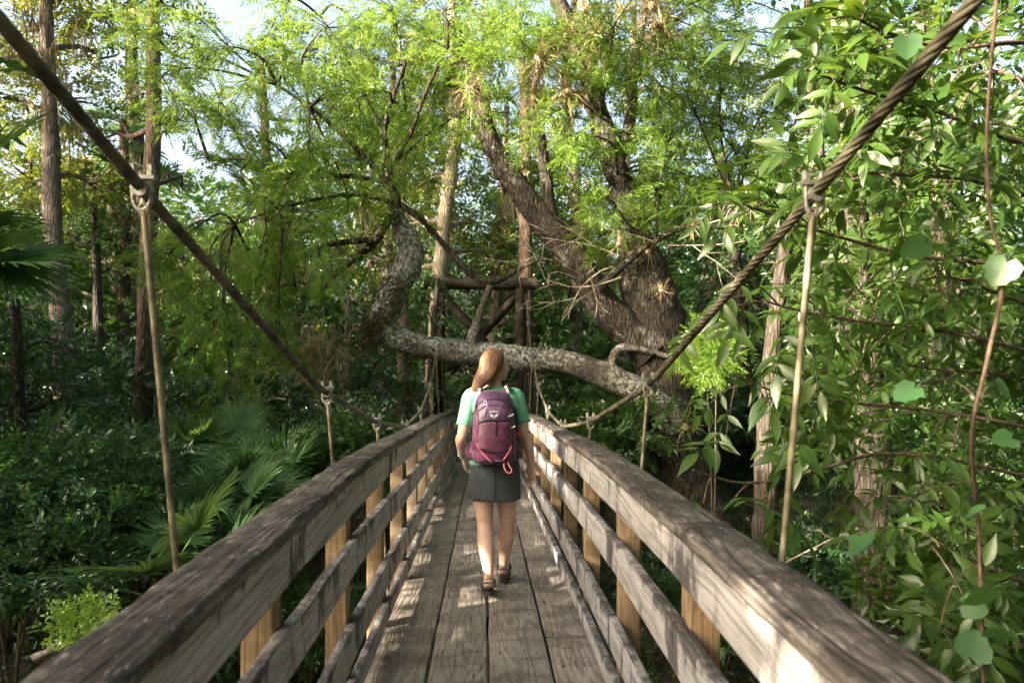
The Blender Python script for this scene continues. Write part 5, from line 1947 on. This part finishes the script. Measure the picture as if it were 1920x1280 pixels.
line('zip', [(-.118, 1.235), (-.09, 1.272), (-.04, 1.292), (.02, 1.294), (.08, 1.275), (.116, 1.235), (.125, 1.18)], .0034, M['black'])
line('zip', [(-.116, 1.195), (-.08, 1.24), (-.03, 1.257), (.03, 1.256), (.085, 1.235), (.115, 1.20)], .0030, M['black'])
line('zip', [(.012, 1.158), (.013, 1.09), (.014, 1.02)], .0045, M['black'], out=.018)
line('panel_edge', [(-.098, 1.148), (-.05, 1.166), (0, 1.166), (.05, 1.162), (.10, 1.166)], .0055, M['black'], out=.006)
line('piping', [(-.112, 1.02), (-.09, .98), (-.06, .945), (-.03, .915), (-.015, .90)], .0055, M['nylon_pink'], out=.014)
line('piping', [(.112, 1.0), (.095, .965), (.075, .935), (.06, .915)], .0050, M['nylon_pink'], out=.014)
line('pocket_seam', [(-.08, .985), (-.03, .968), (.03, .968), (.08, .985)], .0032, M['black'], out=.019)
# buckles
for x, z, rx in ((-.112, 1.185, .4), (.108, 1.19, -.4), (.118, 1.115, 0)):
    q = MB()
    p = surf(x, z, .008)
    tube(q, np.array([p + np.array([-.018, 0, .008 * (1 if rx > 0 else -1)]), p, p + np.array([.018, 0, -.008 * (1 if rx > 0 else -1)])]), [.008, .0055, .008], 8)
    q.build('buckle', M['grey_plastic'], pack)
# zip pulls
for x, z in ((-.07, 1.215), (-.055, 1.285)):
    q = MB()
    p = surf(x, z, .010)
    tube(q, np.array([p + np.array([.009 * math.cos(t), -.003, .013 * math.sin(t) - .01]) for t in np.linspace(0, 6.28, 12)]), .0022, 5, cap=False)
    q.build('zip_pull', M['strap_white'], pack)
# compression straps
line('compression_strap', [(-.134, 1.205), (-.127, 1.19), (-.118, 1.183)], .006, M['nylon'], ratio=.4)
q = MB()
tube(q, catmull(np.array([(.128, -.13, 1.24), (.140, -.12, 1.20), (.148, -.09, 1.12), (.152, -.06, 1.05)]), 14), .0085, 6, ratio=.35)
q.build('compression_strap', M['nylon_dark'], pack)
q = MB()
tube(q, catmull(np.array([(-.135, -.12, 1.22), (-.152, -.14, 1.14), (-.156, -.13, 1.05), (-.16, -.12, 1.0)]), 14), .003, 5)
tube(q, np.array([(-.185, -.125, .998), (-.150, -.115, .994)]), [.004, .006], 6)
q.build('cord', M['nylon'], pack)
# hip belt wings and side pockets
for s in (-1, 1):
    b = MB()
    ball(b, (s * .150, -.03, .935), (.042, .075, .052), 16, 10)
    ball(b, (s * .165, .05, .925), (.026, .08, .040), 14, 10)
    ball(b, (s * .13, -.09, .955), (.045, .05, .065), 14, 10)
    voxel(b, 'hip_belt', M['nylon_dark'] if s > 0 else M['nylon'], pack, .006, 3)
b = MB()
loft(b, [(.152, -.05, .94, .026, .028), (.157, -.05, 1.0, .029, .030), (.158, -.048, 1.055, .028, .029), (.157, -.048, 1.075, .020, .02)], 16)
b.build('bottle', M['mesh_red'], pack)
b = MB()
loft(b, [(.150, -.05, .93, .030, .034), (.156, -.05, .99, .034, .036), (.157, -.05, 1.045, .033, .035), (.157, -.05, 1.046, .030, .032)], 18, cap=False)
b.build('side_pocket', M['nylon'], pack)
q = MB()
box(q, (-.012, -.005, -.014), (.012, .005, .014))
o = q.build('buckle', M['strap_white'], pack, False)
o.location = (-.135, -.125, .975)
o.rotation_euler = (0, .6, -.5)
# coral loop hanging from the base
q = MB()
tube(q, catmull(np.array([(.062, -.185, .892), (.066, -.195, .86), (.082, -.197, .832), (.104, -.197, .828), (.112, -.195, .845), (.098, -.192, .873), (.088, -.185, .893)]), 30), .0042, 6)
q.build('ice_tool_loop', M['nylon_pink'], pack)
# shoulder straps
for s in (-1, 1):
    q = MB()
    P = catmull(np.array([(s * .070, -.045, 1.315), (s * .088, .02, 1.343), (s * .100, .09, 1.347), (s * .106, .16, 1.318), (s * .108, .205, 1.25), (s * .11, .215, 1.15)]), 22)
    tube(q, P, .026, 8, ratio=.28)
    q.build('shoulder_strap', M['nylon'], pack)
    q = MB()
    P = catmull(np.array([(s * .098, -.075, 1.285), (s * .094, -.03, 1.335), (s * .086, .01, 1.358), (s * .078, .03, 1.362)]), 12)
    tube(q, P, .0105, 6, ratio=.4)
    ball(q, (s * .084, .005, 1.362), (.014, .012, .010), 10, 6)
    q.build('load_lifter', M['strap_white'], pack)


def lettering(body_, size, x, z, out, tilt=0.0):
    cu = bpy.data.curves.new('lettering', 'FONT')
    cu.body = body_
    cu.size = size
    cu.align_x = 'CENTER'
    cu.extrude = .0006
    tmp = bpy.data.objects.new('tmp', cu)
    COL.objects.link(tmp)
    me = bpy.data.meshes.new_from_object(tmp.evaluated_get(bpy.context.evaluated_depsgraph_get()))
    bpy.data.objects.remove(tmp)
    n_ = len(me.vertices)
    co = np.zeros(n_ * 3)
    me.vertices.foreach_get('co', co)
    co = co.reshape(-1, 3)
    new = np.array([surf(x + c_[0], z + c_[1] - (.0 if not tilt else tilt * (c_[0] / .05) ** 2), out + c_[2]) for c_ in co])
    me.vertices.foreach_set('co', new.ravel())
    me.update()
    me.materials.clear()
    me.materials.append(M['print'])
    return link('lettering', me, pack)


lettering('OSPREY', .017, .0, 1.213, .006, .012)
lettering('SIRRUS 24', .013, .03, .905, .020, -.004)
q = MB()                                                # winged emblem under the name
for s in (-1, 1):
    V = [surf(s * x, z, .0065) for x, z in ((.004, 1.196), (.028, 1.207), (.023, 1.192), (.014, 1.184), (.003, 1.180))]
    q.add(V, [(0, 1, 2), (0, 2, 3), (0, 3, 4)] if s < 0 else [(0, 2, 1), (0, 3, 2), (0, 4, 3)])
V = [surf(x, z, .0068) for x, z in ((-.006, 1.178), (.006, 1.178), (.0, 1.170))]
q.add(V, [(0, 2, 1)])
q.build('emblem', M['print'], pack, False)
